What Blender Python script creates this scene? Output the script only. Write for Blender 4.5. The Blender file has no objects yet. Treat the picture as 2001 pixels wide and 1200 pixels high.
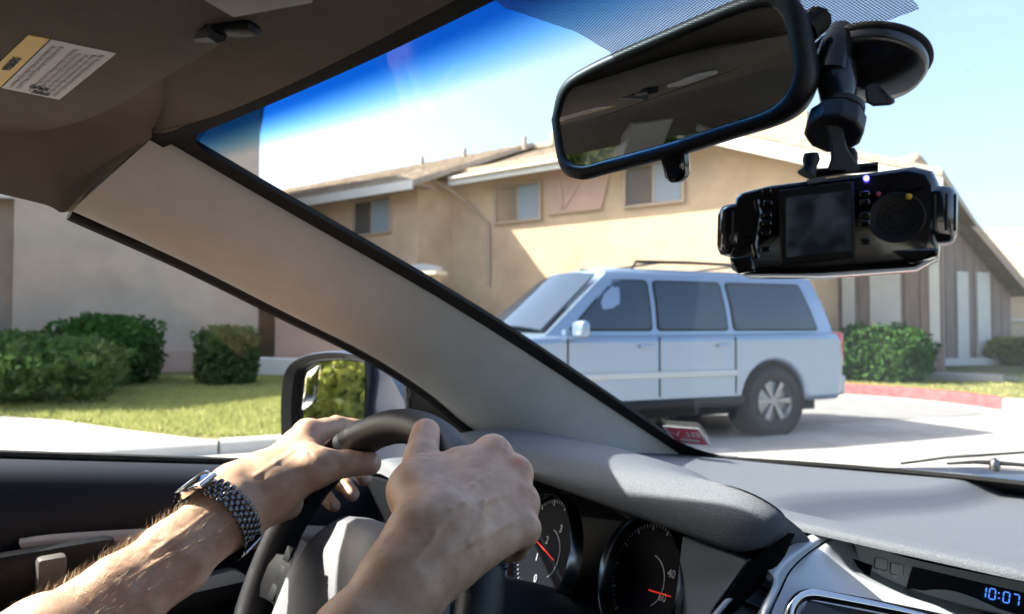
import bpy, bmesh, math, random
import numpy as np
from mathutils import Vector, Matrix, Euler

sc = bpy.context.scene
R = math.radians
random.seed(7)
rng = np.random.default_rng(7)

# ------------------------------------------------------------------ camera, sky, sun, exposure
CAM = Vector((0.185, 0.0, 1.18))          # metres: +Y is the car's heading, X = 0 its centre line, Z = 0 the road
YAW, PITCH, FPX = R(50), math.atan(40 / 1400), 1400.0
cam_d = bpy.data.cameras.new('camera')
cam = bpy.data.objects.new('camera', cam_d)
sc.collection.objects.link(cam)
cam.location = CAM
cam.rotation_euler = (R(90) + PITCH, 0, YAW)
cam_d.sensor_width = 36
cam_d.lens = 36 * FPX / 2001
cam_d.clip_start, cam_d.clip_end = 0.02, 3000
cam_d.dof.use_dof = True
cam_d.dof.focus_distance = 0.52
cam_d.dof.aperture_fstop = 10
sc.camera = cam

SUN_AZ, SUN_EL = 131.0, 41.0              # degrees left of the car's heading, above the horizon
sdir = Vector((-math.sin(R(SUN_AZ)) * math.cos(R(SUN_EL)), math.cos(R(SUN_AZ)) * math.cos(R(SUN_EL)), math.sin(R(SUN_EL))))
world = bpy.data.worlds.new('World')
sc.world = world
world.use_nodes = True
nt = world.node_tree
sky = nt.nodes.new('ShaderNodeTexSky')
sky.sky_type = 'NISHITA'
sky.sun_disc = False
sky.sun_elevation = R(SUN_EL)
sky.sun_rotation = math.atan2(sdir.x, sdir.y)
sky.air_density, sky.dust_density, sky.ozone_density = 1.0, 4.0, 1.0
nt.links.new(sky.outputs[0], nt.nodes['Background'].inputs[0])
nt.nodes['Background'].inputs[1].default_value = 0.125
sun_d = bpy.data.lights.new('sun', 'SUN')
sun_d.energy, sun_d.angle, sun_d.color = 5.0, R(0.53), (1.0, 0.94, 0.84)
sun = bpy.data.objects.new('sun', sun_d)
sc.collection.objects.link(sun)
sun.rotation_euler = sdir.to_track_quat('Z', 'Y').to_euler()
sun.location = (0, 0, 30)

sc.view_settings.view_transform = 'Standard'
sc.view_settings.look = 'None'
sc.view_settings.gamma = 1
sc.view_settings.exposure = 1.95
sc.cycles.use_denoising = True
sc.cycles.max_bounces = 10
sc.cycles.diffuse_bounces = 4
sc.cycles.glossy_bounces = 5
sc.cycles.transparent_max_bounces = 24
sc.cycles.sample_clamp_indirect = 6
sc.cycles.caustics_reflective = False
sc.cycles.caustics_refractive = False

# ------------------------------------------------------------------ helpers
CAMROT = Euler((R(90) + PITCH, 0, YAW)).to_matrix()

def P(px, py, d):
    """point seen at photo pixel (px, py) at depth d metres"""
    return CAM + CAMROT @ Vector(((px - 1000.5) / FPX * d, -(py - 600) / FPX * d, -d))

def ray(px, py):
    return CAMROT @ Vector(((px - 1000.5) / FPX, -(py - 600) / FPX, -1))

def PX(px, py, X):
    r = ray(px, py); return CAM + r * ((X - CAM.x) / r.x)

def PY(px, py, Y):
    r = ray(px, py); return CAM + r * ((Y - CAM.y) / r.y)

def PZ(px, py, Z):
    r = ray(px, py); return CAM + r * ((Z - CAM.z) / r.z)

def to_px(p):
    q = CAMROT.transposed() @ (Vector(p) - CAM)
    return (1000.5 + FPX * q.x / -q.z, 600 - FPX * q.y / -q.z, -q.z)

def W(r, d, z=0.0):
    """ground frame seen from the camera: r metres right, d metres ahead of the lens axis"""
    return Vector((CAM.x - math.sin(YAW) * d + math.cos(YAW) * r, CAM.y + math.cos(YAW) * d + math.sin(YAW) * r, z))

ORG = {}
def thing(name, label, cat, loc=(0, 0, 0), rz=0, group=None, world=True, parent=None):
    o = bpy.data.objects.new(name, None)
    o.empty_display_size = 0.1
    sc.collection.objects.link(o)
    o.location = loc
    o.rotation_euler = (0, 0, rz)
    if label: o['label'] = label
    if cat: o['category'] = cat
    if group: o['group'] = group
    ORG[o] = Vector(loc) if world else Vector((0, 0, 0))
    return o

def part_root(name, parent):
    o = bpy.data.objects.new(name, None)
    o.empty_display_size = 0.05
    sc.collection.objects.link(o)
    o.parent = parent
    ORG[o] = ORG.get(parent, Vector((0, 0, 0)))
    return o

def tag(o, label=None, cat=None, group=None, kind=None):
    if label: o['label'] = label
    if cat: o['category'] = cat
    if group: o['group'] = group
    if kind: o['kind'] = kind
    return o

def cr(pts, n):
    """Catmull-Rom resample of a list of vectors"""
    pts = [Vector(p) for p in pts]
    m = len(pts) - 1
    out = []
    for i in range(n):
        t = i / (n - 1) * m
        k = min(int(t), m - 1)
        u = t - k
        p1, p2 = pts[k], pts[k + 1]
        p0 = pts[k - 1] if k > 0 else p1 * 2 - p2
        p3 = pts[k + 2] if k + 2 <= m else p2 * 2 - p1
        out.append(0.5 * ((2 * p1) + (p2 - p0) * u + (2 * p0 - 5 * p1 + 4 * p2 - p3) * u * u + (3 * p1 - p0 - 3 * p2 + p3) * u ** 3))
    return out

def crgrid(rows, nu, nv):
    rr = [cr(r, nu) for r in rows]
    cols = [cr([r[i] for r in rr], nv) for i in range(nu)]
    return [[cols[i][j] for i in range(nu)] for j in range(nv)]

class MB:
    def __init__(s):
        s.v, s.f = [], []
    def add(s, vs, fs):
        b = len(s.v)
        s.v += [tuple(v) for v in vs]
        s.f += [tuple(i + b for i in f) for f in fs]
        return s
    def box(s, c, size, rot=None):
        x, y, z = (k / 2 for k in size)
        vs = [Vector((a * x, b * y, e * z)) for a in (-1, 1) for b in (-1, 1) for e in (-1, 1)]
        if rot is not None: vs = [rot @ v for v in vs]
        c = Vector(c)
        return s.add([v + c for v in vs], [(0, 1, 3, 2), (4, 6, 7, 5), (0, 4, 5, 1), (2, 3, 7, 6), (0, 2, 6, 4), (1, 5, 7, 3)])
    def rbox(s, c, size, r, rot=None, seg=2):
        bm = bmesh.new()
        bmesh.ops.create_cube(bm, size=1)
        for v in bm.verts: v.co = Vector((v.co.x * size[0], v.co.y * size[1], v.co.z * size[2]))
        bmesh.ops.bevel(bm, geom=bm.edges[:], offset=min(r, min(size) * .49), segments=seg, profile=.5, affect='EDGES')
        bm.verts.index_update()
        c = Vector(c)
        vs = [(rot @ v.co if rot is not None else v.co) + c for v in bm.verts]
        s.add(vs, [[v.index for v in f.verts] for f in bm.faces])
        bm.free()
        return s
    def grid(s, rows, close_u=False, flip=False):
        nv, nu = len(rows), len(rows[0])
        vs = [p for r in rows for p in r]
        fs = []
        for j in range(nv - 1):
            for i in range(nu if close_u else nu - 1):
                a, b = j * nu + i, j * nu + (i + 1) % nu
                q = (a, b, b + nu, a + nu)
                fs.append(q[::-1] if flip else q)
        return s.add(vs, fs)
    def sheet(s, rows, t):
        """grid with thickness t, pushed to the side opposite the face normals"""
        rows = [[Vector(p) for p in r] for r in rows]
        nv, nu = len(rows), len(rows[0])
        back = []
        for j in range(nv):
            br = []
            for i in range(nu):
                du = rows[j][min(i + 1, nu - 1)] - rows[j][max(i - 1, 0)]
                dv = rows[min(j + 1, nv - 1)][i] - rows[max(j - 1, 0)][i]
                n = du.cross(dv)
                n = n.normalized() if n.length > 1e-12 else Vector((0, 0, 1))
                br.append(rows[j][i] - n * t)
            back.append(br)
        s.grid(rows)
        s.grid(back, flip=True)
        edge = lambda a, b: s.grid([a, b])
        edge(back[0], rows[0]); edge(rows[-1], back[-1])
        edge([r[0] for r in rows], [r[0] for r in back]); edge([r[-1] for r in back], [r[-1] for r in rows])
        return s
    def tube(s, path, rad, n=12, caps=True, flat=1.0, up=None):
        path = [Vector(p) for p in path]
        if not hasattr(rad, '__len__'): rad = [rad] * len(path)
        t0 = (path[1] - path[0]).normalized()
        nrm = Vector(up) if up is not None else (Vector((0, 0, 1)) if abs(t0.z) < .9 else Vector((1, 0, 0)))
        rows = []
        for k, p in enumerate(path):
            t = (path[min(k + 1, len(path) - 1)] - path[max(k - 1, 0)]).normalized()
            nrm = (nrm - t * nrm.dot(t)).normalized()
            bn = t.cross(nrm)
            rows.append([p + (nrm * math.cos(a) * flat + bn * math.sin(a)) * rad[k] for a in (2 * math.pi * i / n for i in range(n))])
        b = len(s.v)
        s.grid(rows, close_u=True)
        if caps:
            s.f.append(tuple(b + i for i in range(n))[::-1])
            s.f.append(tuple(b + (len(path) - 1) * n + i for i in range(n)))
        return s
    def lathe(s, prof, n=32, m=None, a0=0, a1=2 * math.pi):
        m = m or Matrix()
        full = abs(a1 - a0 - 2 * math.pi) < 1e-6
        k = n if full else n + 1
        rows = [[m @ Vector((r * math.cos(a0 + (a1 - a0) * i / n), r * math.sin(a0 + (a1 - a0) * i / n), z)) for i in range(k)] for r, z in prof]
        return s.grid(rows, close_u=full)
    def prism(s, poly, z0, z1, m=None):
        m = m or Matrix()
        n = len(poly)
        vs = [m @ Vector((x, y, z)) for z in (z0, z1) for x, y in poly]
        return s.add(vs, [tuple(range(n))[::-1], tuple(range(n, 2 * n))] + [(i, (i + 1) % n, n + (i + 1) % n, n + i) for i in range(n)])
    def build(s, name, mat, parent=None, smooth=40, bevel=0, bseg=2, recalc=True, kind=None, merge=False):
        me = bpy.data.meshes.new(name)
        off = ORG.get(parent, Vector((0, 0, 0))) if parent is not None else Vector((0, 0, 0))
        me.from_pydata([(v[0] - off.x, v[1] - off.y, v[2] - off.z) for v in s.v], [], s.f)
        if recalc or merge:
            bm = bmesh.new(); bm.from_mesh(me)
            if merge: bmesh.ops.remove_doubles(bm, verts=bm.verts, dist=1e-5)
            if recalc: bmesh.ops.recalc_face_normals(bm, faces=bm.faces)
            bm.to_mesh(me); bm.free()
        if smooth:
            me.polygons.foreach_set('use_smooth', [True] * len(me.polygons))
            me.set_sharp_from_angle(angle=R(smooth))
        for mm in (mat if isinstance(mat, (list, tuple)) else [mat]): me.materials.append(mm)
        o = bpy.data.objects.new(name, me)
        sc.collection.objects.link(o)
        if parent is not None:
            o.parent = parent
            ORG[o] = off
        if bevel:
            b = o.modifiers.new('bevel', 'BEVEL'); b.width = bevel; b.segments = bseg; b.limit_method = 'ANGLE'; b.angle_limit = R(35)
        if kind: o['kind'] = kind
        return o

def frame(o, x, y):
    """matrix with origin o, x axis along x, y axis near y"""
    x = Vector(x).normalized(); z = x.cross(Vector(y)).normalized(); y = z.cross(x)
    return Matrix(((x.x, y.x, z.x, o[0]), (x.y, y.y, z.y, o[1]), (x.z, y.z, z.z, o[2]), (0, 0, 0, 1)))

def rrect(w, h, r, n=4, cx=0, cy=0):
    out = []
    for (sx, sy, a) in ((1, 1, 0), (-1, 1, 90), (-1, -1, 180), (1, -1, 270)):
        for k in range(n + 1):
            t = R(a + 90 * k / n)
            out.append((cx + sx * (w / 2 - r) + r * math.cos(t), cy + sy * (h / 2 - r) + r * math.sin(t)))
    return out

def lettering(name, s, size, m, mat, parent, depth=.0002, align='CENTER'):
    c = bpy.data.curves.new(name, 'FONT')
    c.body = s; c.size = size; c.extrude = depth; c.align_x = align; c.align_y = 'CENTER'
    tmp = bpy.data.objects.new(name + '_tmp', c)
    sc.collection.objects.link(tmp)
    dg = bpy.context.evaluated_depsgraph_get()
    me = bpy.data.meshes.new_from_object(tmp.evaluated_get(dg))
    bpy.data.objects.remove(tmp)
    bpy.data.curves.remove(c)
    off = Matrix.Translation(-ORG.get(parent, Vector((0, 0, 0))))
    me.transform(off @ m)
    me.name = name
    me.materials.clear(); me.materials.append(mat)
    o = bpy.data.objects.new(name, me)
    sc.collection.objects.link(o)
    o.parent = parent
    ORG[o] = ORG.get(parent, Vector((0, 0, 0)))
    return o

# ------------------------------------------------------------------ materials
def _new(name):
    m = bpy.data.materials.new(name); m.use_nodes = True
    nt = m.node_tree
    return m, nt, nt.nodes['Principled BSDF']

def M(name, col, rough=.5, metal=0, spec=.5, bump=0, bscale=200, bdist=.002, var=0, vscale=6, col2=None, coat=0, emit=None, estr=1, sss=0, detail=4, rvar=0, stretch=None):
    m, nt, b = _new(name)
    N, L = nt.nodes, nt.links
    b.inputs['Base Color'].default_value = (*col, 1)
    b.inputs['Roughness'].default_value = rough
    b.inputs['Metallic'].default_value = metal
    b.inputs['Specular IOR Level'].default_value = spec
    if coat:
        b.inputs['Coat Weight'].default_value = coat; b.inputs['Coat Roughness'].default_value = .05
    if emit:
        b.inputs['Emission Color'].default_value = (*emit, 1); b.inputs['Emission Strength'].default_value = estr
    if sss:
        b.inputs['Subsurface Weight'].default_value = sss; b.inputs['Subsurface Radius'].default_value = (1, .35, .2); b.inputs['Subsurface Scale'].default_value = .006
    if var or bump or rvar:
        tc = N.new('ShaderNodeTexCoord')
        src = tc.outputs['Object']
        if stretch:
            mp = N.new('ShaderNodeMapping'); mp.inputs['Scale'].default_value = stretch
            L.new(src, mp.inputs[0]); src = mp.outputs[0]
    if var:
        n = N.new('ShaderNodeTexNoise'); n.inputs['Scale'].default_value = vscale; n.inputs['Detail'].default_value = detail; n.inputs['Roughness'].default_value = .6
        L.new(src, n.inputs['Vector'])
        r = N.new('ShaderNodeValToRGB')
        c2 = col2 or tuple(c * (1 - var) for c in col)
        c1 = col if col2 else tuple(min(1, c * (1 + var * .6)) for c in col)
        r.color_ramp.elements[0].position, r.color_ramp.elements[1].position = .32, .68
        r.color_ramp.elements[0].color = (*c2, 1); r.color_ramp.elements[1].color = (*c1, 1)
        L.new(n.outputs['Fac'], r.inputs[0]); L.new(r.outputs[0], b.inputs['Base Color'])
        if rvar:
            mr = N.new('ShaderNodeMapRange'); mr.inputs['To Min'].default_value = max(.02, rough - rvar); mr.inputs['To Max'].default_value = min(1, rough + rvar)
            L.new(n.outputs['Fac'], mr.inputs[0]); L.new(mr.outputs[0], b.inputs['Roughness'])
    if bump:
        n = N.new('ShaderNodeTexNoise'); n.inputs['Scale'].default_value = bscale; n.inputs['Detail'].default_value = 3
        L.new(src, n.inputs['Vector'])
        bp = N.new('ShaderNodeBump'); bp.inputs['Strength'].default_value = bump; bp.inputs['Distance'].default_value = bdist
        L.new(n.outputs['Fac'], bp.inputs['Height']); L.new(bp.outputs[0], b.inputs['Normal'])
    return m

def glass_mat(name, tint=(.95, .97, .96), ior=1.5, band=None, attr=None, refl=1.0, dirt_haze=0):
    m = bpy.data.materials.new(name); m.use_nodes = True
    nt = m.node_tree; N, L = nt.nodes, nt.links
    N.remove(N['Principled BSDF'])
    out = N['Material Output']
    tr = N.new('ShaderNodeBsdfTransparent'); tr.inputs[0].default_value = (*tint, 1)
    if band:
        at = N.new('ShaderNodeAttribute'); at.attribute_name = attr
        rp = N.new('ShaderNodeValToRGB')
        e = rp.color_ramp.elements
        e[0].position, e[0].color = band[0][0], (*band[0][1], 1)
        e[1].position, e[1].color = band[-1][0], (*band[-1][1], 1)
        for pos, c in band[1:-1]:
            k = e.new(pos); k.color = (*c, 1)
        L.new(at.outputs['Fac'], rp.inputs[0]); L.new(rp.outputs[0], tr.inputs[0])
    gl = N.new('ShaderNodeBsdfGlossy'); gl.inputs['Roughness'].default_value = .0
    ge = N.new('ShaderNodeNewGeometry'); dt = N.new('ShaderNodeVectorMath'); dt.operation = 'DOT_PRODUCT'
    L.new(ge.outputs['Incoming'], dt.inputs[0]); L.new(ge.outputs['Normal'], dt.inputs[1])
    ab = N.new('ShaderNodeMath'); ab.operation = 'ABSOLUTE'; L.new(dt.outputs['Value'], ab.inputs[0])
    om_ = N.new('ShaderNodeMath'); om_.operation = 'SUBTRACT'; om_.inputs[0].default_value = 1; L.new(ab.outputs[0], om_.inputs[1])
    pw = N.new('ShaderNodeMath'); pw.operation = 'POWER'; pw.inputs[1].default_value = 5; L.new(om_.outputs[0], pw.inputs[0])
    fr = N.new('ShaderNodeMath'); fr.operation = 'MULTIPLY_ADD'; fr.inputs[1].default_value = .96; fr.inputs[2].default_value = .04; L.new(pw.outputs[0], fr.inputs[0])
    mul = N.new('ShaderNodeMath'); mul.operation = 'MULTIPLY'; mul.inputs[1].default_value = refl
    L.new(fr.outputs[0], mul.inputs[0])
    mx = N.new('ShaderNodeMixShader')
    L.new(mul.outputs[0], mx.inputs[0]); L.new(tr.outputs[0], mx.inputs[1]); L.new(gl.outputs[0], mx.inputs[2])
    last = mx.outputs[0]
    if dirt_haze:  # dirt specks over an even pale film
        tc = N.new('ShaderNodeTexCoord'); vo = N.new('ShaderNodeTexVoronoi'); vo.inputs['Scale'].default_value = 75
        lt = N.new('ShaderNodeMath'); lt.operation = 'LESS_THAN'; lt.inputs[1].default_value = .045
        L.new(tc.outputs['Object'], vo.inputs['Vector']); L.new(vo.outputs['Distance'], lt.inputs[0])
        m2 = N.new('ShaderNodeMath'); m2.operation = 'MULTIPLY_ADD'; m2.inputs[1].default_value = dirt_haze * 30; m2.inputs[2].default_value = dirt_haze
        L.new(lt.outputs[0], m2.inputs[0])
        df = N.new('ShaderNodeBsdfDiffuse'); df.inputs[0].default_value = (.8, .8, .8, 1)
        mx2 = N.new('ShaderNodeMixShader')
        L.new(m2.outputs[0], mx2.inputs[0]); L.new(last, mx2.inputs[1]); L.new(df.outputs[0], mx2.inputs[2])
        last = mx2.outputs[0]
    L.new(last, out.inputs['Surface'])
    return m

MAT = {}
def mk(name, *a, **k):
    MAT[name] = M(name, *a, **k); return MAT[name]
mk('headliner', (.145, .127, .105), .95, spec=.2, bump=.5, bscale=900, bdist=.001, var=.08, vscale=40)
mk('pillar_trim', (.43, .425, .40), .75, spec=.3, bump=.25, bscale=1200, bdist=.0006, var=.05, vscale=30)
mk('dash_pad', (.098, .108, .124), .62, spec=.35, bump=.8, bscale=1100, bdist=.0008, var=.28, vscale=650)
mk('dash_dark', (.007, .008, .011), .6, spec=.15, bump=.4, bscale=900, bdist=.0007)
mk('door_dark', (.005, .006, .010), .5, spec=.18, bump=.4, bscale=900, bdist=.0007)
mk('black_plastic', (.007, .007, .008), .45, spec=.22, bump=.15, bscale=1200, bdist=.0004)
mk('black_gloss', (.006, .006, .007), .12, spec=.6)
mk('rubber', (.012, .012, .012), .75, spec=.25)
mk('leather', (.012, .013, .016), .40, spec=.4, bump=.5, bscale=1400, bdist=.0006, rvar=.1, var=.05, vscale=90)
mk('silver', (.60, .63, .67), .40, metal=.25, spec=.5, bump=.06, bscale=1500, bdist=.0003)
mk('silver_dark', (.20, .23, .28), .35, metal=.5)
mk('hub_grey', (.16, .16, .175), .55, bump=.25, bscale=900, bdist=.0006)
mk('chrome', (.62, .62, .64), .16, metal=1)
mk('steel', (.17, .17, .175), .26, metal=1, rvar=.1, var=.15, vscale=300)
mk('mirror', (.86, .88, .88), .0, metal=1)
mk('rear_mirror', (.90, .94, .97), .0, metal=1)
mk('car_paint', (.008, .014, .036), .34, spec=.4, coat=.35)
mk('seat', (.16, .145, .125), .9, spec=.2, bump=.5, bscale=500, bdist=.002)
mk('gauge_face', (.004, .005, .009), .6, spec=.06)
mk('cluster_black', (.005, .005, .006), .85, spec=.06)
mk('door_strip', (.22, .19, .165), .42, metal=.3, spec=.4)
mk('gauge_white', (.34, .36, .42), .6)
mk('tick', (.22, .24, .30), .6)
mk('ring', (.20, .205, .22), .22, metal=1)
mk('needle', (.55, .012, .01), .5, emit=(1, .05, .03), estr=.12)
mk('lcd_on', (.05, .15, .6), .4, emit=(.10, .30, 1.0), estr=.28)
mk('clock_trim_lit', (.62, .61, .58), .55)  # lightened trim: sunlight on the clock panel is put into the colour
mk('handle_grey', (.10, .09, .085), .45)
mk('lcd_panel', (.02, .022, .025), .15)
mk('paper', (.62, .62, .64), .6, var=.08, vscale=60)
mk('yellow', (.75, .48, .02), .5)
mk('ink', (.03, .03, .035), .6)
mk('ink_grey', (.36, .36, .38), .6)
mk('sticker_red', (.75, .10, .16), .5)
mk('sticker_white', (.8, .8, .8), .5)
mk('led_blue', (.05, .05, .8), .3, emit=(.1, .08, 1), estr=3)
MAT['windshield'] = glass_mat('windshield', band=[(0.0, (.05, .27, .56)), (.028, (.05, .29, .60)), (.052, (.45, .70, .86)), (.075, (.955, .98, .985)), (1.0, (.965, .98, .975))], attr='v', refl=.5, dirt_haze=.007)  # even film set stronger here to imitate veiling glare
MAT['side_glass'] = glass_mat('side_glass', (.95, .97, .96), refl=.18, dirt_haze=.002)
MAT['privacy_glass'] = glass_mat('privacy_glass', (.45, .50, .54), refl=.8)
MAT['house_glass'] = M('house_glass', (.10, .13, .16), .06, spec=.8)
# ================================================================== outdoors
mk('concrete', (.335, .32, .30), .85, spec=.3, bump=.6, bscale=22, bdist=.006, var=.30, vscale=1.1, detail=10)
mk('asphalt', (.20, .20, .20), .9, spec=.3, bump=.8, bscale=90, bdist=.006, var=.18, vscale=3, detail=8)
mk('walk', (.41, .385, .355), .85, spec=.3, bump=.3, bscale=40, bdist=.003, var=.12, vscale=2)
mk('soil', (.17, .16, .075), .95, spec=.1, var=.3, vscale=3, bump=.8, bscale=30, bdist=.02)
mk('kerb_red', (.52, .035, .045), .75, var=.3, vscale=9, col2=(.46, .09, .09), bump=.3, bscale=50)
mk('kerb', (.48, .46, .43), .85, var=.12, vscale=4, bump=.3, bscale=50)
mk('stucco', (.58, .43, .29), .92, spec=.2, bump=.9, bscale=45, bdist=.012, var=.20, vscale=.8, detail=9)
mk('stucco_grey', (.56, .445, .36), .92, spec=.2, bump=.7, bscale=60, bdist=.006, var=.16, vscale=.7, detail=9)
mk('stucco_pink', (.50, .34, .27), .92, spec=.2, bump=.5, bscale=60, bdist=.005, var=.08, vscale=1.5)
mk('cream', (.62, .52, .40), .9, spec=.2, bump=.4, bscale=60, bdist=.004, var=.06, vscale=2)
mk('board', (.31, .25, .215), .85, spec=.2, bump=.4, bscale=30, bdist=.003, var=.16, vscale=3, stretch=(4, 4, .5))
mk('trim_white', (.66, .65, .61), .7, var=.06, vscale=3)
mk('trim_tan', (.42, .33, .25), .8, var=.08, vscale=3)
mk('shingle', (.42, .36, .29), .95, spec=.15, var=.28, vscale=9, bump=.5, bscale=40, bdist=.006)
mk('shingle_b', (.40, .34, .275), .95, spec=.15, var=.28, vscale=9, bump=.5, bscale=40, bdist=.006)
mk('blind', (.27, .32, .37), .5)
mk('bark', (.14, .10, .07), .95, bump=1, bscale=25, bdist=.02, var=.3, vscale=8)
mk('suv_paint', (.205, .28, .385), .24, metal=.4, spec=.5, coat=1)
mk('suv_lower', (.40, .42, .44), .45, metal=.3, coat=.3)
mk('suv_glass', (.018, .03, .05), .05, spec=.7)
mk('tyre', (.018, .018, .02), .85, bump=.4, bscale=60, bdist=.004)
mk('alloy', (.24, .25, .26), .35, metal=.9)
mk('lamp_red', (.45, .02, .02), .2, coat=1)
mk('lamp_clear', (.7, .72, .75), .1, coat=1)

def leaf_mat(name, c1, c2, transl=.35):
    m, nt, b = _new(name)
    N, L = nt.nodes, nt.links
    oi = N.new('ShaderNodeTexCoord'); nz = N.new('ShaderNodeTexNoise'); nz.inputs['Scale'].default_value = 3.5; nz.inputs['Detail'].default_value = 6
    L.new(oi.outputs['Object'], nz.inputs['Vector'])
    rp = N.new('ShaderNodeValToRGB'); rp.color_ramp.elements[0].position, rp.color_ramp.elements[1].position = .35, .65
    rp.color_ramp.elements[0].color = (*c2, 1); rp.color_ramp.elements[1].color = (*c1, 1)
    L.new(nz.outputs['Fac'], rp.inputs[0]); L.new(rp.outputs[0], b.inputs['Base Color'])
    b.inputs['Roughness'].default_value = .55; b.inputs['Specular IOR Level'].default_value = .08
    tl = N.new('ShaderNodeBsdfTranslucent'); L.new(rp.outputs[0], tl.inputs[0])
    mx = N.new('ShaderNodeMixShader'); mx.inputs[0].default_value = transl
    L.new(b.outputs[0], mx.inputs[1]); L.new(tl.outputs[0], mx.inputs[2]); L.new(mx.outputs[0], N['Material Output'].inputs[0])
    MAT[name] = m
leaf_mat('grass', (.42, .42, .17), (.30, .33, .11), .35)
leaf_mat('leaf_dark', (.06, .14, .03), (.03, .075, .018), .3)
leaf_mat('leaf_mid', (.085, .14, .045), (.045, .085, .025), .3)
leaf_mat('leaf_light', (.38, .38, .09), (.20, .24, .05), .55)

def G(px, py, z=0.0):
    return PZ(px, py, z)

def flat(name, pts, z, mat, kind='structure', thick=0.0):
    n = len(pts)
    v = [(p[0], p[1], z) for p in pts]
    if thick: 
        o = MB().add(v + [(p[0], p[1], z - thick) for p in pts], [tuple(range(n)), tuple(range(n, 2 * n))[::-1]] + [(i, (i + 1) % n, n + (i + 1) % n, n + i) for i in range(n)]).build(name, mat, smooth=0)
    else:
        o = MB().add(v, [tuple(range(n))]).build(name, mat, smooth=0, recalc=False)
        if o.data.polygons[0].normal.z < 0: o.data.flip_normals()
    if kind: o['kind'] = kind
    return o

flat('ground', [(-900, -900), (900, -900), (900, 900), (-900, 900)], -.02, MAT['soil'])
# street surface, wide sheet of pale worn concrete with an asphalt gutter lane
flat('road', [W(-60, -25).to_2d(), W(70, 12).to_2d(), W(60, 40).to_2d(), W(-80, -5).to_2d()] if False else [(-30, -60), (40, -60), (60, 60), (-10, 60)], 0.0, MAT['concrete'])

road_o = bpy.data.objects['road']
for (ra, da), (rb, db) in (((-1.5, 5.2), (16, 11.5)), ((-1.0, 7.4), (9.5, 10.6)), ((4.6, 5.0), (3.4, 10.5)), ((8.0, 6.0), (6.6, 10.8)), ((1.2, 4.2), (.2, 9.0))):
    a_, b_ = W(ra, da, .0035), W(rb, db, .0035)
    rows_ = []
    n_ = 24
    e_ = (b_ - a_).normalized(); s_ = Vector((-e_.y, e_.x, 0))
    for k in range(n_ + 1):
        q_ = a_.lerp(b_, k / n_) + s_ * random.gauss(0, .008); w_ = random.uniform(.006, .016)
        rows_.append([q_ - s_ * w_, q_ + s_ * w_])
    MB().grid(rows_).build('joint', MAT['asphalt'], road_o, smooth=0, recalc=False)
# --- left lawn with its kerb and the concrete drive
sd = Vector((.906, .423))                        # street direction in (right, ahead)
K0 = Vector((-2.26, 6.9))
def K(t, o=0.0):
    q = K0 + sd * t + Vector((-.423, .906)) * o; return W(q.x, q.y)
far = [W(-60, 75), W(20, 75)]
DB = ((.17, -.5), (.62, -.86), (1.5, -1.45), (2.5, -2.07), (3.3, -2.8), (4.5, -5.0), (12, -10.5))   # offset from kerb, distance along it: edge of the drive
lawn = flat('lawn', [K(-.5, .17), K(4.6, .17), K(6.0, 1.2), K(6.8, 3.2), W(6, 30), W(-30, 36)] + [K(t, o) for o, t in reversed(DB[1:])], .11, MAT['soil'], thick=.13)
walkway = flat('driveway', [K(-12, .17)] + [K(t, o) for o, t in DB] + [K(-30, 12), K(-30, .17)], .106, MAT['walk'], thick=.126)
def strip(name, pts, w, h, mat, kind='structure'):
    rows = []
    pts = [Vector((p.x, p.y, 0)) for p in pts]
    for i, p in enumerate(pts):
        t = (pts[min(i + 1, len(pts) - 1)] - pts[max(i - 1, 0)]).normalized(); nn = Vector((-t.y, t.x, 0))
        rows.append([p + nn * w + Vector((0, 0, -.02)), p + nn * w + Vector((0, 0, h)), p + nn * .02 + Vector((0, 0, h)), p + Vector((0, 0, h - .02)), p + nn * -.02 + Vector((0, 0, -.02))])
    o = MB().grid(rows).build(name, mat, smooth=30); o['kind'] = kind
    return o
strip('kerb', [K(t, .0) for t in (-14, -10, -6, -3, -.52)] , .17, .115, MAT['kerb'])
strip('kerb', [K(t, .0) for t in (-.5, 0, 2, 3.6)] + [K(4.4, .1), K(5.2, .5), K(5.9, 1.2), K(6.6, 2.6), K(7, 5)], .17, .125, MAT['kerb'])
flat('gutter', [K(-14, -.45), K(4, -.45), K(4, -.02), K(-14, -.02)], .005, MAT['walk'])
flat('asphalt_lane', [K(-14, -3.6), K(-1.2, -3.6), K(-1.6, -.5), K(-14, -.5)], .005, MAT['asphalt'])
for k in range(9):
    q0, q1 = K(-1.9 - 1.6 * k, .2), K(-1.9 - 1.6 * k, min(9, float(np.interp(1.95 + 1.6 * k, [-q[1] for q in DB], [q[0] for q in DB]))))
    e = (q1 - q0).normalized(); nn = Vector((-e.y, e.x, 0)) * .012
    MB().add([q0 + nn + Vector((0, 0, .110)), q0 - nn + Vector((0, 0, .110)), q1 - nn + Vector((0, 0, .110)), q1 + nn + Vector((0, 0, .110))], [(0, 1, 2, 3)]).build('joint', MAT['asphalt'], walkway, smooth=0)

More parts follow.
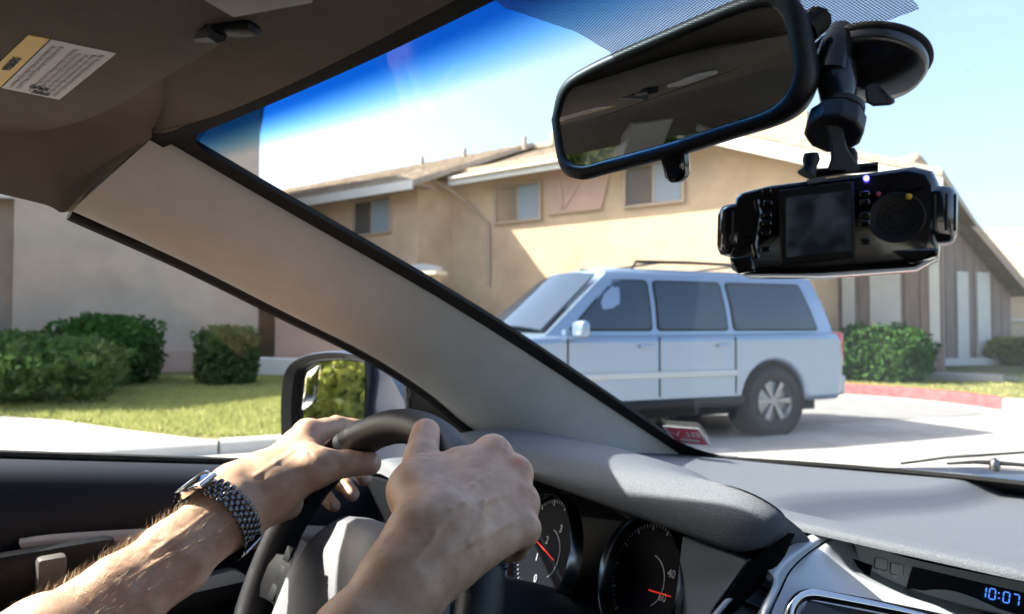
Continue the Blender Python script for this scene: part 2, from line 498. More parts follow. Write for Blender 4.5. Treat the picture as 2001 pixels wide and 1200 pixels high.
# --- right lawn with the red-painted kerb
rk = [G(px, py) for px, py in ((1380, 752), (1500, 757), (1600, 766), (1700, 773), (1800, 781), (1880, 790), (1940, 799), (1985, 804), (2060, 806), (2200, 806))]
rkk = cr(rk, 40)
strip('kerb', rkk[:29][::1], .18, .17, MAT['kerb_red'])
strip('kerb', rkk[28:], .18, .165, MAT['kerb'])
lawn2 = flat('lawn', [p + Vector((-(rkk[min(i+1,39)]-rkk[max(i-1,0)]).normalized().y, (rkk[min(i+1,39)]-rkk[max(i-1,0)]).normalized().x, 0)) * .1 for i, p in enumerate(rkk)] + [W(26, 13), W(30, 40), W(8, 40), W(3, 22)], .115, MAT['soil'], thick=.13)
flat('asphalt_lane', [G(1380, 757), G(1600, 772), G(1800, 790), G(1940, 806), G(1900, 812), G(1600, 826), G(1300, 840)], .004, MAT['asphalt'])
flat('path', [G(1760, 722, .119), G(1935, 730, .119), G(2100, 742, .119), G(2100, 752, .119), G(1900, 738, .119), G(1730, 728, .119)], .119, MAT['walk'])

# grass blades
def grass(name, poly_in, n, label, h=.055):
    a = np.zeros((n, 3)); k = 0
    pts = []
    while len(pts) < n:
        p = poly_in()
        if p is not None: pts.append(p)
    v, f = [], []
    for i, p in enumerate(pts):
        ang = random.uniform(0, 6.283); hh = h * random.uniform(.5, 1.3); w_ = random.uniform(.006, .014)
        dx, dy = math.cos(ang) * w_, math.sin(ang) * w_
        lx, ly = random.gauss(0, .35) * hh, random.gauss(0, .35) * hh
        v += [(p.x - dx, p.y - dy, .11), (p.x + dx, p.y + dy, .11), (p.x + lx, p.y + ly, .11 + hh)]
        f.append((3 * i, 3 * i + 1, 3 * i + 2))
    m_ = MB(); m_.v, m_.f = v, f
    o = m_.build(name, MAT['grass'], smooth=0, recalc=False)
    tag(o, label, 'grass', kind='stuff')
random.seed(11)
def lp():
    px = random.uniform(-40, 600); y = 640 + 1.07 * 1400 / random.uniform(7.0, 15.5)
    p = G(px, y, .11)
    q = Vector(((p.x - CAM.x) * math.cos(YAW) + (p.y - CAM.y) * math.sin(YAW), -(p.x - CAM.x) * math.sin(YAW) + (p.y - CAM.y) * math.cos(YAW)))
    s_ = q - K0; t_ = s_.dot(sd); o_ = s_.dot(Vector((-.423, .906)))
    if o_ < .2 or t_ > 5: return None
    if t_ < float(np.interp(o_, [q[0] for q in DB], [q[1] for q in DB])) + .03: return None
    return p
grass('grass', lp, 46000, 'short mown grass of the lawn outside the driver window', .06)
def lp2():
    px = random.uniform(1380, 2080)
    yk = np.interp(px, [1380, 1500, 1600, 1700, 1800, 1880, 1940, 1985, 2060, 2200], [752, 757, 766, 773, 781, 790, 799, 804, 806, 806])
    d0 = 1.07 * 1400 / (yk - 647 + 0); d = random.uniform(d0 * 1.0 + .75, d0 + 7)
    return G(px, 640 + 1.065 * 1400 / d, .115)
grass('grass', lp2, 12000, 'thin dry grass behind the red kerb at the right', .05)

# --- shrubs and trees
def leaves(mb, c, rad, n, size, shell=.55, sq=2.0, noise=.18, seed=0, zmin=None):
    r_ = np.random.default_rng(seed)
    ph = r_.uniform(0, 6.28, 12)
    for i in range(n):
        d = r_.normal(size=3); d /= np.linalg.norm(d)
        # superellipsoid radius
        rr = 1 / ((abs(d[0]) ** sq + abs(d[1]) ** sq + abs(d[2]) ** sq) ** (1 / sq))
        nz = 1 + noise * (math.sin(d[0] * 6 + ph[0]) * math.sin(d[1] * 7 + ph[1]) + .7 * math.sin(d[2] * 9 + ph[2]) * math.sin(d[0] * 11 + ph[3]))
        k = rr * nz * (shell + (1 - shell) * r_.uniform() ** .45)
        p = np.array([c[0] + d[0] * rad[0] * k, c[1] + d[1] * rad[1] * k, c[2] + d[2] * rad[2] * k])
        if zmin is not None and p[2] < zmin: continue
        a = r_.normal(size=3); a = a / np.linalg.norm(a); a = a * .7 + d * .3
        b = np.cross(a, r_.normal(size=3)); b /= np.linalg.norm(b) + 1e-9
        a = a / np.linalg.norm(a)
        s = size * r_.uniform(.6, 1.35)
        b0 = len(mb.v)
        mb.v += [tuple(p - a * s), tuple(p + b * s * .45), tuple(p + a * s), tuple(p - b * s * .45)]
        mb.f.append((b0, b0 + 1, b0 + 2, b0 + 3))
def shrub(name, label, base, rad, n, size, mat, sq=2.6, seed=1, group=None):
    t = thing(name, label, 'shrub', base, group=group)
    mb = MB(); c = Vector(base) + Vector((0, 0, rad[2] * .96))
    leaves(mb, c, rad, n, size, .72, sq, .10, seed, zmin=base[2] + .02)
    mb.build('foliage', MAT[mat], t, smooth=0, recalc=False)
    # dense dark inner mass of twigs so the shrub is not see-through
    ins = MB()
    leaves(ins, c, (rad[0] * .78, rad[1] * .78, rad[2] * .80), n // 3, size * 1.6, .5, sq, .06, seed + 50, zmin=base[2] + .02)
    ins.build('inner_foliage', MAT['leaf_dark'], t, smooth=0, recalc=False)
    for k in range(5):
        a = 6.283 * k / 5
        p0 = Vector(base) + Vector((math.cos(a) * rad[0] * .15, math.sin(a) * rad[1] * .15, -.02))
        MB().tube([p0, Vector(base) + Vector((math.cos(a) * rad[0] * .3, math.sin(a) * rad[1] * .3, rad[2])), Vector(base) + Vector((math.cos(a + .4) * rad[0] * .55, math.sin(a + .4) * rad[1] * .55, rad[2] * 1.6))], [.03, .02, .008], 6).build('stem', MAT['bark'], t)
    return t
sp1 = W(-8.2, 11.6, .11); shrub('hedge_shrub', 'low wide dark green shrub at the left edge of the lawn', sp1, (3.3, 1.5, .50), 5200, .075, 'leaf_mid', 3.0, 3)
sp2 = W(-7.7, 13.6, .11); shrub('hedge_shrub', 'tall rounded dark shrub behind the low wide one against the wall', sp2, (1.25, .9, .66), 3600, .07, 'leaf_dark', 3.0, 4)
sp3 = W(-5.28, 13.3, .11); shrub('hedge_shrub', 'boxy dark shrub standing alone at the house corner, left of the side mirror', sp3, (.52, .52, .55), 2400, .06, 'leaf_mid', 4.5, 5)
sp4 = W(7.35, 14.4, .11); shrub('hedge_shrub', 'boxy dark green shrub behind the red kerb, right of the passing vehicle', sp4, (.95, .8, .56), 3000, .06, 'leaf_dark', 4.0, 6)
sp5 = W(14.6, 20.2, .11); shrub('hedge_shrub', 'sunlit pale green shrub before the cream wall at the right edge', sp5, (1.1, .8, .42), 2200, .07, 'leaf_light', 2.6, 8)

def tree(label, base, h, rad, n, mat, seed):
    t = thing('tree', label, 'tree', base, group=None)
    r_ = random.Random(seed)
    tops = []
    trunk = [Vector(base), Vector(base) + Vector((r_.uniform(-.2, .2), r_.uniform(-.2, .2), h * .3)), Vector(base) + Vector((r_.uniform(-.4, .4), r_.uniform(-.4, .4), h * .55))]
    MB().tube(trunk, [h * .028, h * .020, h * .014], 9).build('trunk', MAT['bark'], t)
    lm = MB()
    for k in range(7):
        a = k * 2.4 + r_.uniform(-.3, .3); el = r_.uniform(.1, .9)
        s0 = trunk[1].lerp(trunk[2], r_.uniform(.2, 1))
        e0 = s0 + Vector((math.cos(a) * rad * .62, math.sin(a) * rad * .62, h * .28 * el))
        lm.tube([s0, s0.lerp(e0, .5) + Vector((0, 0, .2)), e0], [h * .010, h * .007, h * .003], 6)
        tops.append(e0)
    lm.build('limbs', MAT['bark'], t)
    cm = MB()
    for k, e0 in enumerate(tops + [trunk[2] + Vector((0, 0, h * .2)), trunk[2] + Vector((rad * .2, 0, h * .32)), trunk[1] + Vector((0, 0, h * .1))]):
        rr = rad * r_.uniform(.38, .58)
        leaves(cm, e0 + Vector((0, 0, rr * .2)), (rr, rr, rr * .8), n // 10, .13, .35, 2.0, .25, seed * 31 + k)
    cm.build('crown', MAT[mat], t, smooth=0, recalc=False)
    return t
shrub('tall_bush', 'broad yellow-green bush, nearest of those seen in the side mirror', (-5.3, -8.2, 0), (1.9, 1.9, 1.5), 4200, .11, 'leaf_light', 2.0, 41)
shrub('tall_bush', 'olive bush behind the nearest one in the side mirror', (-8.2, -9.6, 0), (2.1, 2.0, 1.7), 4200, .11, 'leaf_light', 2.0, 42)
shrub('tall_bush', 'dark bush at the car-side edge of the side mirror reflection', (-3.2, -10.4, 0), (1.6, 1.6, 1.3), 3200, .11, 'leaf_mid', 2.0, 43)
tree('broad yellow-green tree, nearest of those seen in the side mirror', (-6.4, -11.0, 0), 6.0, 3.0, 5200, 'leaf_light', 21)
tree('bushy olive-green tree seen further back in the side mirror', (-9.4, -17.0, 0), 7.0, 3.4, 5200, 'leaf_light', 22)
tree('dark green tree at the far side of the side mirror reflection', (-4.2, -17.5, 0), 7.5, 3.8, 4800, 'leaf_mid', 23)

# --- houses
def house(name, label, r, d, xr, xd):
    """root at (r, d) from the camera, local x along (xr, xd), local y away from the street, z up"""
    p = W(r, d)
    wx = math.cos(YAW) * xr - math.sin(YAW) * xd; wy = math.sin(YAW) * xr + math.cos(YAW) * xd
    return thing(name, label, 'house', p, math.atan2(wy, wx), world=False)
def wall(h, x0, x1, y0, y1, z0, z1, mat, name='wall'):
    return MB().box(((x0 + x1) / 2, (y0 + y1) / 2, (z0 + z1) / 2), (abs(x1 - x0), abs(y1 - y0), z1 - z0)).build(name, mat, h, smooth=0)
def roof_slope(h, x0, x1, y_e, z_e, y_r, z_r, name='roof', t=.14, mats=('shingle', 'shingle_b'), course=.24):
    """a slope of overlapping shingle courses from eave to ridge"""
    L_ = math.hypot(y_r - y_e, z_r - z_e); n = max(3, int(L_ / course))
    rt = MB()
    for a, b in (((x0, x1)),):
        rt.add([(x, y, z) for x in (x0, x1) for y, z in ((y_e, z_e), (y_r, z_r), (y_r, z_r - t), (y_e, z_e - t))], [(0, 1, 2, 3), (7, 6, 5, 4), (0, 4, 5, 1), (1, 5, 6, 2), (2, 6, 7, 3), (3, 7, 4, 0)])
    o = rt.build(name, MAT[mats[0]], h, smooth=0)
    dy, dz = (y_r - y_e) / L_, (z_r - z_e) / L_
    up = Vector((0, -dz, dy)) if dy > 0 else Vector((0, dz, -dy))
    sh = MB()
    for k in range(n):
        a, b = k * L_ / n, (k + 1.15) * L_ / n
        b = min(b, L_)
        x = x0
        while x < x1:
            w_ = random.uniform(.22, .42); xe = min(x + w_ - .012, x1)
            lift = random.uniform(.022, .036)
            pa = Vector((0, y_e + dy * (a + random.uniform(-.02, .02)), z_e + dz * a)) ; pb = Vector((0, y_e + dy * b, z_e + dz * b))
            q = [pa + up * lift, pa + up * .003, pb + up * .006]
            sh.add([(xx, v.y, v.z) for xx in (x, xe) for v in q], [(0, 3, 5, 2), (0, 1, 4, 3), (0, 2, 1), (3, 4, 5)])
            x += w_
    s = sh.build('shingles', MAT[mats[1]], o, smooth=0, recalc=False, kind='stuff')
    return o
def window(h, xc, y, z0, z1, w, frame='trim_tan', blind=True, name='window'):
    wt = MB()
    zc = (z0 + z1) / 2
    for (cx, cz, sx, sz) in ((xc, z1 + .03, w + .14, .06), (xc, z0 - .03, w + .14, .06), (xc - w / 2 - .035, zc, .07, z1 - z0), (xc + w / 2 + .035, zc, .07, z1 - z0)):
        wt.box((cx, y - .035, cz), (sx, .09, sz))
    o = wt.build(name, MAT[frame], h, smooth=0)
    MB().box((xc - w / 4, y + .01, zc), (w / 2 - .02, .02, z1 - z0)).build('pane', MAT['house_glass'], o, smooth=0)
    MB().box((xc + w / 4, y - .005, zc), (w / 2 - .02, .02, z1 - z0)).build('pane', MAT['house_glass'], o, smooth=0)
    MB().box((xc, y - .015, zc), (.05, .04, z1 - z0)).build('mullion', MAT[frame], o, smooth=0)
    if blind:
        n = int((z1 - z0) / .11)
        bl = MB()
        for k in range(n):
            bl.box((xc + w * .22, y - .018, z0 + .055 + k * .11), (w * .50, .006, .107), Euler((R(4), 0, 0)).to_matrix())
        bl.build('blind', MAT['blind'], o, smooth=0)
    return o

# house 2: long tan house behind the passing vehicle
h2 = house('tan_house', 'long tan stucco two-storey house with brown shingle roof behind the passing vehicle', -6.36, 23.4, .803, -.597)
def T(px):
    k = (px - 1000.5) / FPX; return (23.4 * k + 6.36) / (.803 + .597 * k)
def ZT(px, py, off=0.0):
    t = T(px); d = 23.4 - .597 * t + off * .803; return 1.18 + (640 - py) / FPX * d
tc = T(880)
wall(h2, -9, tc, -1.3, -1.0, 0, 5.2, MAT['stucco'])
wall(h2, tc - .3, tc, -1.0, 6.0, 0, 5.2, MAT['stucco'])
wall(h2, tc, 15.3, 0, .3, 0, 5.55, MAT['stucco'])
wall(h2, 15.0, 15.3, .3, 6, 0, 5.3, MAT['stucco'])
wall(h2, -9, 15.3, 7.6, 7.9, 0, 5.2, MAT['stucco'])
roof_slope(h2, -9.5, tc + .45, -1.95, 4.92, 3.4, 7.0)
roof_slope(h2, tc + .45, 13.0, -.62, 5.2, 3.4, 6.75)
roof_slope(h2, -9.5, 13.0, 8.4, 5.1, 3.4, 6.95)
MB().box(((-9.5 + tc + .45) / 2, -1.97, 4.82), (tc + 9.95, .05, .24)).build('fascia', MAT['trim_white'], h2, smooth=0)
MB().box(((tc + .5 + 13.0) / 2, -.64, 5.10), (13.0 - tc - .5, .05, .24)).build('fascia', MAT['trim_white'], h2, smooth=0)
MB().box(((-9.5 + tc + .45) / 2, -1.5, 4.86), (tc + 9.9, .9, .03)).build('soffit', MAT['trim_tan'], h2, smooth=0)
MB().box(((tc + .5 + 13.0) / 2, -.38, 5.14), (12.9 - tc - .5, .74, .03)).build('soffit', MAT['trim_tan'], h2, smooth=0)
# right hand gable: raking fascia and its roof
ga, gb = (12.0, 5.86), (17.7, 3.75)
for y, n_ in ((-.72, 'rake_fascia'),):
    MB().add([(x, yy, z + dz) for yy in (y, y - .06) for (x, z), dz in ((ga, 0), (gb, 0), (gb, -.30), (ga, -.30))], [(0, 1, 2, 3), (7, 6, 5, 4), (0, 4, 5, 1), (1, 5, 6, 2), (2, 6, 7, 3), (3, 7, 4, 0)]).build(n_, MAT['trim_white'], h2, smooth=0)
rs = MB().add([(x, yy, z + dz) for yy in (-.80, 7.0) for (x, z), dz in ((ga, .02), (gb, .02), (gb, .16), (ga, .16))], [(0, 1, 2, 3), (7, 6, 5, 4), (0, 4, 5, 1), (1, 5, 6, 2), (2, 6, 7, 3), (3, 7, 4, 0)]).build('roof', MAT['shingle'], h2, smooth=0)
MB().add([(x, yy, z) for yy in (.02, .28) for x, z in ((12.2, 5.3), (15.28, 5.3), (15.28, 4.55), (12.2, 5.75))][:0] or [(12.0, .01, 5.0), (15.28, .01, 4.4), (15.28, .01, 4.62), (12.0, .01, 5.82), (12.0, .29, 5.0), (15.28, .29, 4.4), (15.28, .29, 4.62), (12.0, .29, 5.82)], [(0, 1, 2, 3), (7, 6, 5, 4), (0, 4, 5, 1), (1, 5, 6, 2), (2, 6, 7, 3), (3, 7, 4, 0)]).build('gable_wall', MAT['stucco'], h2, smooth=0)
# recessed board wall under the raking roof
bx = 15.3
wall(h2, 15.3, 17.35, 2.6, 2.8, 0, 3.9, MAT['board'], 'porch_wall')
k = 0
x = 15.42
while x < 17.1:
    MB().box((x + .15, 2.575, 1.95), (.285, .05, 3.9)).build('board', MAT['board'], h2, smooth=0, bevel=.01, bseg=1)
    x += .30
T26 = lambda px: (25.49 * ((px - 1000.5) / FPX) + 4.81) / (.803 + .597 * ((px - 1000.5) / FPX))
for px0, px1, zt in ((1648, 1672, 3.6), (1702, 1762, 3.6), (1818, 1838, 3.6)):
    xa, xb = T26(px0), T26(px1)
    MB().box(((xa + xb) / 2, 2.53, zt / 2 + .45), (xb - xa, .07, zt - .6)).build('trim_panel', MAT['trim_white'], h2, smooth=0, bevel=.01, bseg=1)
MB().box((16.9, 2.2, .12), (3, .6, .24)).build('plinth', MAT['walk'], h2, smooth=0)
# windows
for (pa, pb, pt, pbm, y) in ((758, 827, 392, 455, -1.3), (972, 1056, 362, 430, 0), (1226, 1336, 318, 396, 0)):
    off = y
    xa, xb = T(pa), T(pb)
    z1, z0 = ZT((pa + pb) / 2, pt, y), ZT((pa + pb) / 2, pbm, y)
    window(h2, (xa + xb) / 2 + (0.6 if y < 0 else 0) * 0, y, z0, z1, xb - xa)
# pinkish panel with two boards in a V under the eave, downspout, door canopy
va, vb_ = T(1066), T(1196)
zt_, zb_ = ZT(1130, 318), ZT(1130, 414)
MB().add([(x, y, z) for y in (-.07, -.02) for x, z in ((va, zt_), (vb_ + .1, zt_), (vb_ - .25, zb_), (va + .1, zb_))], [(0, 1, 2, 3), (7, 6, 5, 4), (0, 4, 5, 1), (1, 5, 6, 2), (2, 6, 7, 3), (3, 7, 4, 0)]).build('v_panel', MAT['stucco_pink'], h2, smooth=0)
vm_ = T(1104)
for x_t in (T(1090), T(1160)):
    a_, b_ = Vector((x_t, -.10, zt_)), Vector((vm_, -.10, zb_ + .12)); dr = (b_ - a_).normalized(); nn = Vector((-dr.z, 0, dr.x)) * .06
    MB().add([a_ + nn, a_ - nn, b_ - nn, b_ + nn, a_ + nn + Vector((0, .05, 0)), a_ - nn + Vector((0, .05, 0)), b_ - nn + Vector((0, .05, 0)), b_ + nn + Vector((0, .05, 0))], [(0, 1, 2, 3), (7, 6, 5, 4), (0, 4, 5, 1), (1, 5, 6, 2), (2, 6, 7, 3), (3, 7, 4, 0)]).build('v_board', MAT['stucco_pink'], h2, smooth=0)
pa_ = lambda px, py, y: Vector((T(px), y, ZT(px, py, y)))
MB().tube([pa_(884, 352, -.8), pa_(905, 372, -.45), pa_(935, 412, -.08), pa_(958, 436, -.07), pa_(958, 560, -.07)], .035, 8).build('downspout', MAT['trim_tan'], h2)
xa, xb = T(834), T(926)
MB().sheet([[Vector((xa + (xb - xa) * t, y, 2.62 + .16 * math.sin(math.pi * t) - (.10 if y < -1.6 else 0))) for t in (0, .2, .4, .6, .8, 1)] for y in (-1.25, -1.7, -2.0)], .10).build('door_canopy', MAT['trim_white'], h2, smooth=60)
MB().box(((xa + xb) / 2 - .2, -1.32, 1.05), (1.0, .06, 2.1)).build('door', MAT['trim_tan'], h2, smooth=0, bevel=.02)
for px, py in ((655, 338), (735, 322), (850, 300), (905, 288), (1010, 268)):
    t_ = T(px) + 1.2
    MB().tube([(t_, 2.7, 6.6), (t_, 2.7, 7.0)], [.07, .07], 10).build('vent_pipe', MAT['shingle_b'], h2)

# house 1: plain greige house outside the driver's window
h1 = house('greige_house', 'plain greige stucco house beyond the lawn outside the driver window', -6.45, 18.2, .906, .423)
wall(h1, -5.2, .0, 0, .3, 0, 7.6, MAT['stucco_grey'])
wall(h1, -.3, 0, .3, 8, 0, 7.6, MAT['stucco_grey'])
wall(h1, -14, -5.2, .6, .9, 0, 4.3, MAT['stucco_grey'])
wall(h1, -5.2, -4.9, .3, 8, 0, 7.6, MAT['stucco_grey'])
roof_slope(h1, -5.8, .7, -.6, 7.62, 4, 9.3)
roof_slope(h1, -5.8, .7, 8.6, 7.62, 4, 9.3)
roof_slope(h1, -14.5, -4.95, .1, 4.28, 4.6, 6.0)
MB().box((-2.55, -.62, 7.50), (6.5, .06, .24)).build('fascia', MAT['trim_tan'], h1, smooth=0)
MB().box((-9.7, .08, 4.18), (9.4, .06, .2)).build('fascia', MAT['trim_white'], h1, smooth=0)
MB().box((-6.95, .56, 2.2), (.75, .08, 4.1)).build('white_panel', MAT['trim_white'], h1, smooth=0)
MB().box((-2.6, -.03, .35), (5.2, .07, .5)).build('plinth', MAT['stucco_pink'], h1, smooth=0)
# unseen block added just left of the frame to shade the lawn
wg = house('lawn_shade_block', 'unseen greige stucco block added left of the lawn to cast its shadow', -20.2, 10.6, 1, 0)
wall(wg, 0, 8.6, 0, 5.0, 0, 6.4, MAT['stucco_grey'])
roof_slope(wg, -.5, 8.9, -.5, 6.3, 2.5, 7.3)
roof_slope(wg, -.5, 8.9, 5.5, 6.3, 2.5, 7.3)

# pinkish sunlit garden wall between the two houses
gw = house('garden_wall', 'low pinkish stucco garden wall above the side mirror', -5.55, 17.0, .86, -.51)
gw['category'] = 'wall'
wall(gw, -.1, 4.6, 0, .25, 0, 2.25, MAT['stucco_pink'])
MB().box((2.25, .125, 2.29), (4.9, .40, .08)).build('coping', MAT['cream'], gw, smooth=0, bevel=.015)
MB().box((1.2, -.35, .24), (3.2, .45, .48)).build('planter', MAT['trim_white'], gw, smooth=0, bevel=.02)

# house 3: steep gabled garage at the right
h3 = house('garage', 'grey board-clad garage with steep gable roof at the right, behind the dash camera', 6.2, 18.6, .951, .309)
def T3(px):
    k = (px - 1000.5) / FPX; return (18.6 * k - 6.2) / (.951 - .309 * k)
def Z3(px, py):
    t = T3(px); return 1.18 + (640 - py) / FPX * (18.6 + .309 * t)
pk, e1 = (T3(1770), Z3(1770, 318)), (T3(1975), Z3(1975, 566))
e0 = (pk[0] - (e1[0] - pk[0]), e1[1])
MB().add([(x, y, z) for y in (0, .25) for x, z in ((e0[0], 0), (e1[0], 0), (e1[0], e1[1] - .1), (pk[0], pk[1] - .15), (e0[0], e0[1] - .1))], [(0, 1, 2, 3, 4), (9, 8, 7, 6, 5)] + [(i, (i + 1) % 5, 5 + (i + 1) % 5, 5 + i) for i in range(5)]).build('wall', MAT['board'], h3, smooth=0)
x = e0[0] + .05
while x < e1[0] - .3:
    f = 1 - abs(x + .18 - pk[0]) / (e1[0] - pk[0])
    zt_ = e1[1] + (pk[1] - e1[1]) * f - .28
    MB().box((x + .18, -.02, zt_ / 2), (.34, .05, zt_)).build('board', MAT['board'], h3, smooth=0, bevel=.012, bseg=1)
    x += .36
for px0, px1 in ((1866, 1888), (1905, 1930)):
    xa, xb = T3(px0), T3(px1)
    MB().box(((xa + xb) / 2, -.07, 1.45), (xb - xa, .06, 2.7)).build('trim_board', MAT['trim_white'], h3, smooth=0, bevel=.01, bseg=1)
for (xa, za), (xb, zb) in ((pk, e1), (pk, e0)):
    dx, dz = xb - xa, zb - za
    MB().add([(x, y, z) for y in (-.5, 7) for x, z in ((xa, za), (xb + dx * .06, zb + dz * .06), (xb + dx * .06, zb + dz * .06 + .2), (xa, za + .2))], [(0, 1, 2, 3), (7, 6, 5, 4), (0, 4, 5, 1), (1, 5, 6, 2), (2, 6, 7, 3), (3, 7, 4, 0)]).build('roof', MAT['shingle'], h3, smooth=0)
    MB().add([(x, y, z) for y in (-.56, -.505) for x, z in ((xa, za - .16), (xb + dx * .06, zb + dz * .06 - .16), (xb + dx * .06, zb + dz * .06 + .14), (xa, za + .14))], [(0, 1, 2, 3), (7, 6, 5, 4), (0, 4, 5, 1), (1, 5, 6, 2), (2, 6, 7, 3), (3, 7, 4, 0)]).build('rake_fascia', MAT['trim_tan'], h3, smooth=0)
wall(h3, e1[0] - .25, e1[0], .25, 7, 0, e1[1] - .1, MAT['board'])
MB().box(((T3(1780) + T3(1935)) / 2, -.3, .2), (T3(1935) - T3(1780), .5, .2)).build('plinth', MAT['trim_white'], h3, smooth=0)

# house 4: cream house beyond, at the right edge
h4 = house('cream_house', 'sunlit cream house with brown roof at the far right edge', 15.2, 25.0, .97, -.24)
wall(h4, 0, 9, 0, .3, 0, 2.9, MAT['cream'])
wall(h4, 0, .3, .3, 8, 0, 2.9, MAT['cream'])
roof_slope(h4, -1.2, 10, -.7, 2.75, 4.2, 5.1)
MB().box((4.4, -.73, 2.66), (11.2, .06, .2)).build('fascia', MAT['trim_white'], h4, smooth=0)
window(h4, .9, 0, 1.25, 2.2, .9)
wall(h4, -.6, 9, -3.2, -3.0, 0, 1.35, MAT['cream'], 'yard_wall')
MB().box((4.2, -3.1, 1.39), (9.8, .34, .08)).build('coping', MAT['trim_white'], h4, smooth=0, bevel=.01)

# --- the passing vehicle
cxr, cxd = 1.16, 8.16
fr_, fd_ = -.9226, -.3856
wx = math.cos(YAW) * fr_ - math.sin(YAW) * fd_; wy = math.sin(YAW) * fr_ + math.cos(YAW) * fd_
suv = thing('sport_utility_vehicle', 'silver-blue sport utility vehicle with roof rack passing on the street', 'car', W(cxr, cxd), math.atan2(wy, wx), world=False)
# local: x forward, y left (the near side is y > 0 when its front points left in view)
HW = .96
def arch(xc, r=.43, z0=.36, n=12):
    a0 = math.asin(min(1, (z0 - .38) / r))
    return [(xc + r * math.cos(a), .38 + r * math.sin(a)) for a in (math.pi - a0 - (math.pi - 2 * a0) * k / n for k in range(n + 1))]
out = [(-2.46, .48), (-2.42, .36)] + arch(-1.46) + arch(1.50) + [(2.30, .34), (2.44, .44), (2.47, .62), (2.44, .84), (2.36, .95), (2.05, 1.03), (1.45, 1.09), (1.18, 1.10), (.4, 1.10), (-.8, 1.11), (-2.0, 1.12), (-2.40, 1.12), (-2.46, 1.02), (-2.49, .80)]
bm = bmesh.new()
lay = []
for y, k in ((-HW, .965), (-HW + .06, 1.0), (0, 1.0), (HW - .06, 1.0), (HW, .965)):
    pass
v0 = [bm.verts.new((x, -HW, z)) for x, z in out]
f0 = bm.faces.new(v0)
ex = bmesh.ops.extrude_face_region(bm, geom=[f0])
nv = [e for e in ex['geom'] if isinstance(e, bmesh.types.BMVert)]
bmesh.ops.translate(bm, verts=nv, vec=(0, 2 * HW, 0))
bmesh.ops.recalc_face_normals(bm, faces=bm.faces)
me = bpy.data.meshes.new('body'); bm.to_mesh(me); bm.free()
me.materials.append(MAT['suv_paint'])
bo = bpy.data.objects.new('body', me); sc.collection.objects.link(bo); bo.parent = suv
b_ = bo.modifiers.new('bevel', 'BEVEL'); b_.width = .07; b_.segments = 4; b_.limit_method = 'ANGLE'; b_.angle_limit = R(60)
me.polygons.foreach_set('use_smooth', [True] * len(me.polygons)); me.set_sharp_from_angle(angle=R(45))
# greenhouse
gb0 = [(1.30, .88), (.9, .90), (-.6, .905), (-2.0, .895), (-2.42, .86)]     # x, half width at belt
gt0 = [(.52, .70), (.25, .735), (-.7, .745), (-1.9, .735), (-2.22, .70)]   # at roof
def ring_(pts, z, zs=None): 
    l = [Vector((x, w_, z)) for x, w_ in pts]; return l + [Vector((v.x, -v.y, v.z)) for v in reversed(l)]
mid = [((a[0] * .5 + b[0] * .5), (a[1] * .5 + b[1] * .5) + .02) for a, b in zip(gb0, gt0)]
rg = [ring_(gb0, 1.085), ring_(mid, 1.42), ring_(gt0, 1.735), ring_([(x * .985 - .0, w_ - .05) for x, w_ in gt0], 1.785), ring_([(x * .95, w_ - .16) for x, w_ in gt0], 1.805), ring_([(x * .6, w_ * .3) for x, w_ in gt0], 1.82)]
mbg = MB().grid(rg, close_u=True)
bb = len(mbg.v) - 10
mbg.f.append(tuple(range(bb, bb + 10)))
mbg.build('cabin', MAT['suv_paint'], suv, smooth=50)
def side_pt(x, z, s, o=.012):
    """point on the cabin side at length x, height z"""
    t = (z - 1.085) / .65
    xb = np.interp(0, [0, 1], [0, 1])
    wb = np.interp(x, [-2.42, -2.0, -.6, .9, 1.30], [.86, .895, .905, .90, .88]); wt = np.interp(x, [-2.22, -1.9, -.7, .25, .52], [.70, .735, .745, .735, .70])
    return Vector((x, s * ((wb + (wt - wb) * t) + .02 * (1 - abs(2 * t - 1)) + o), z))
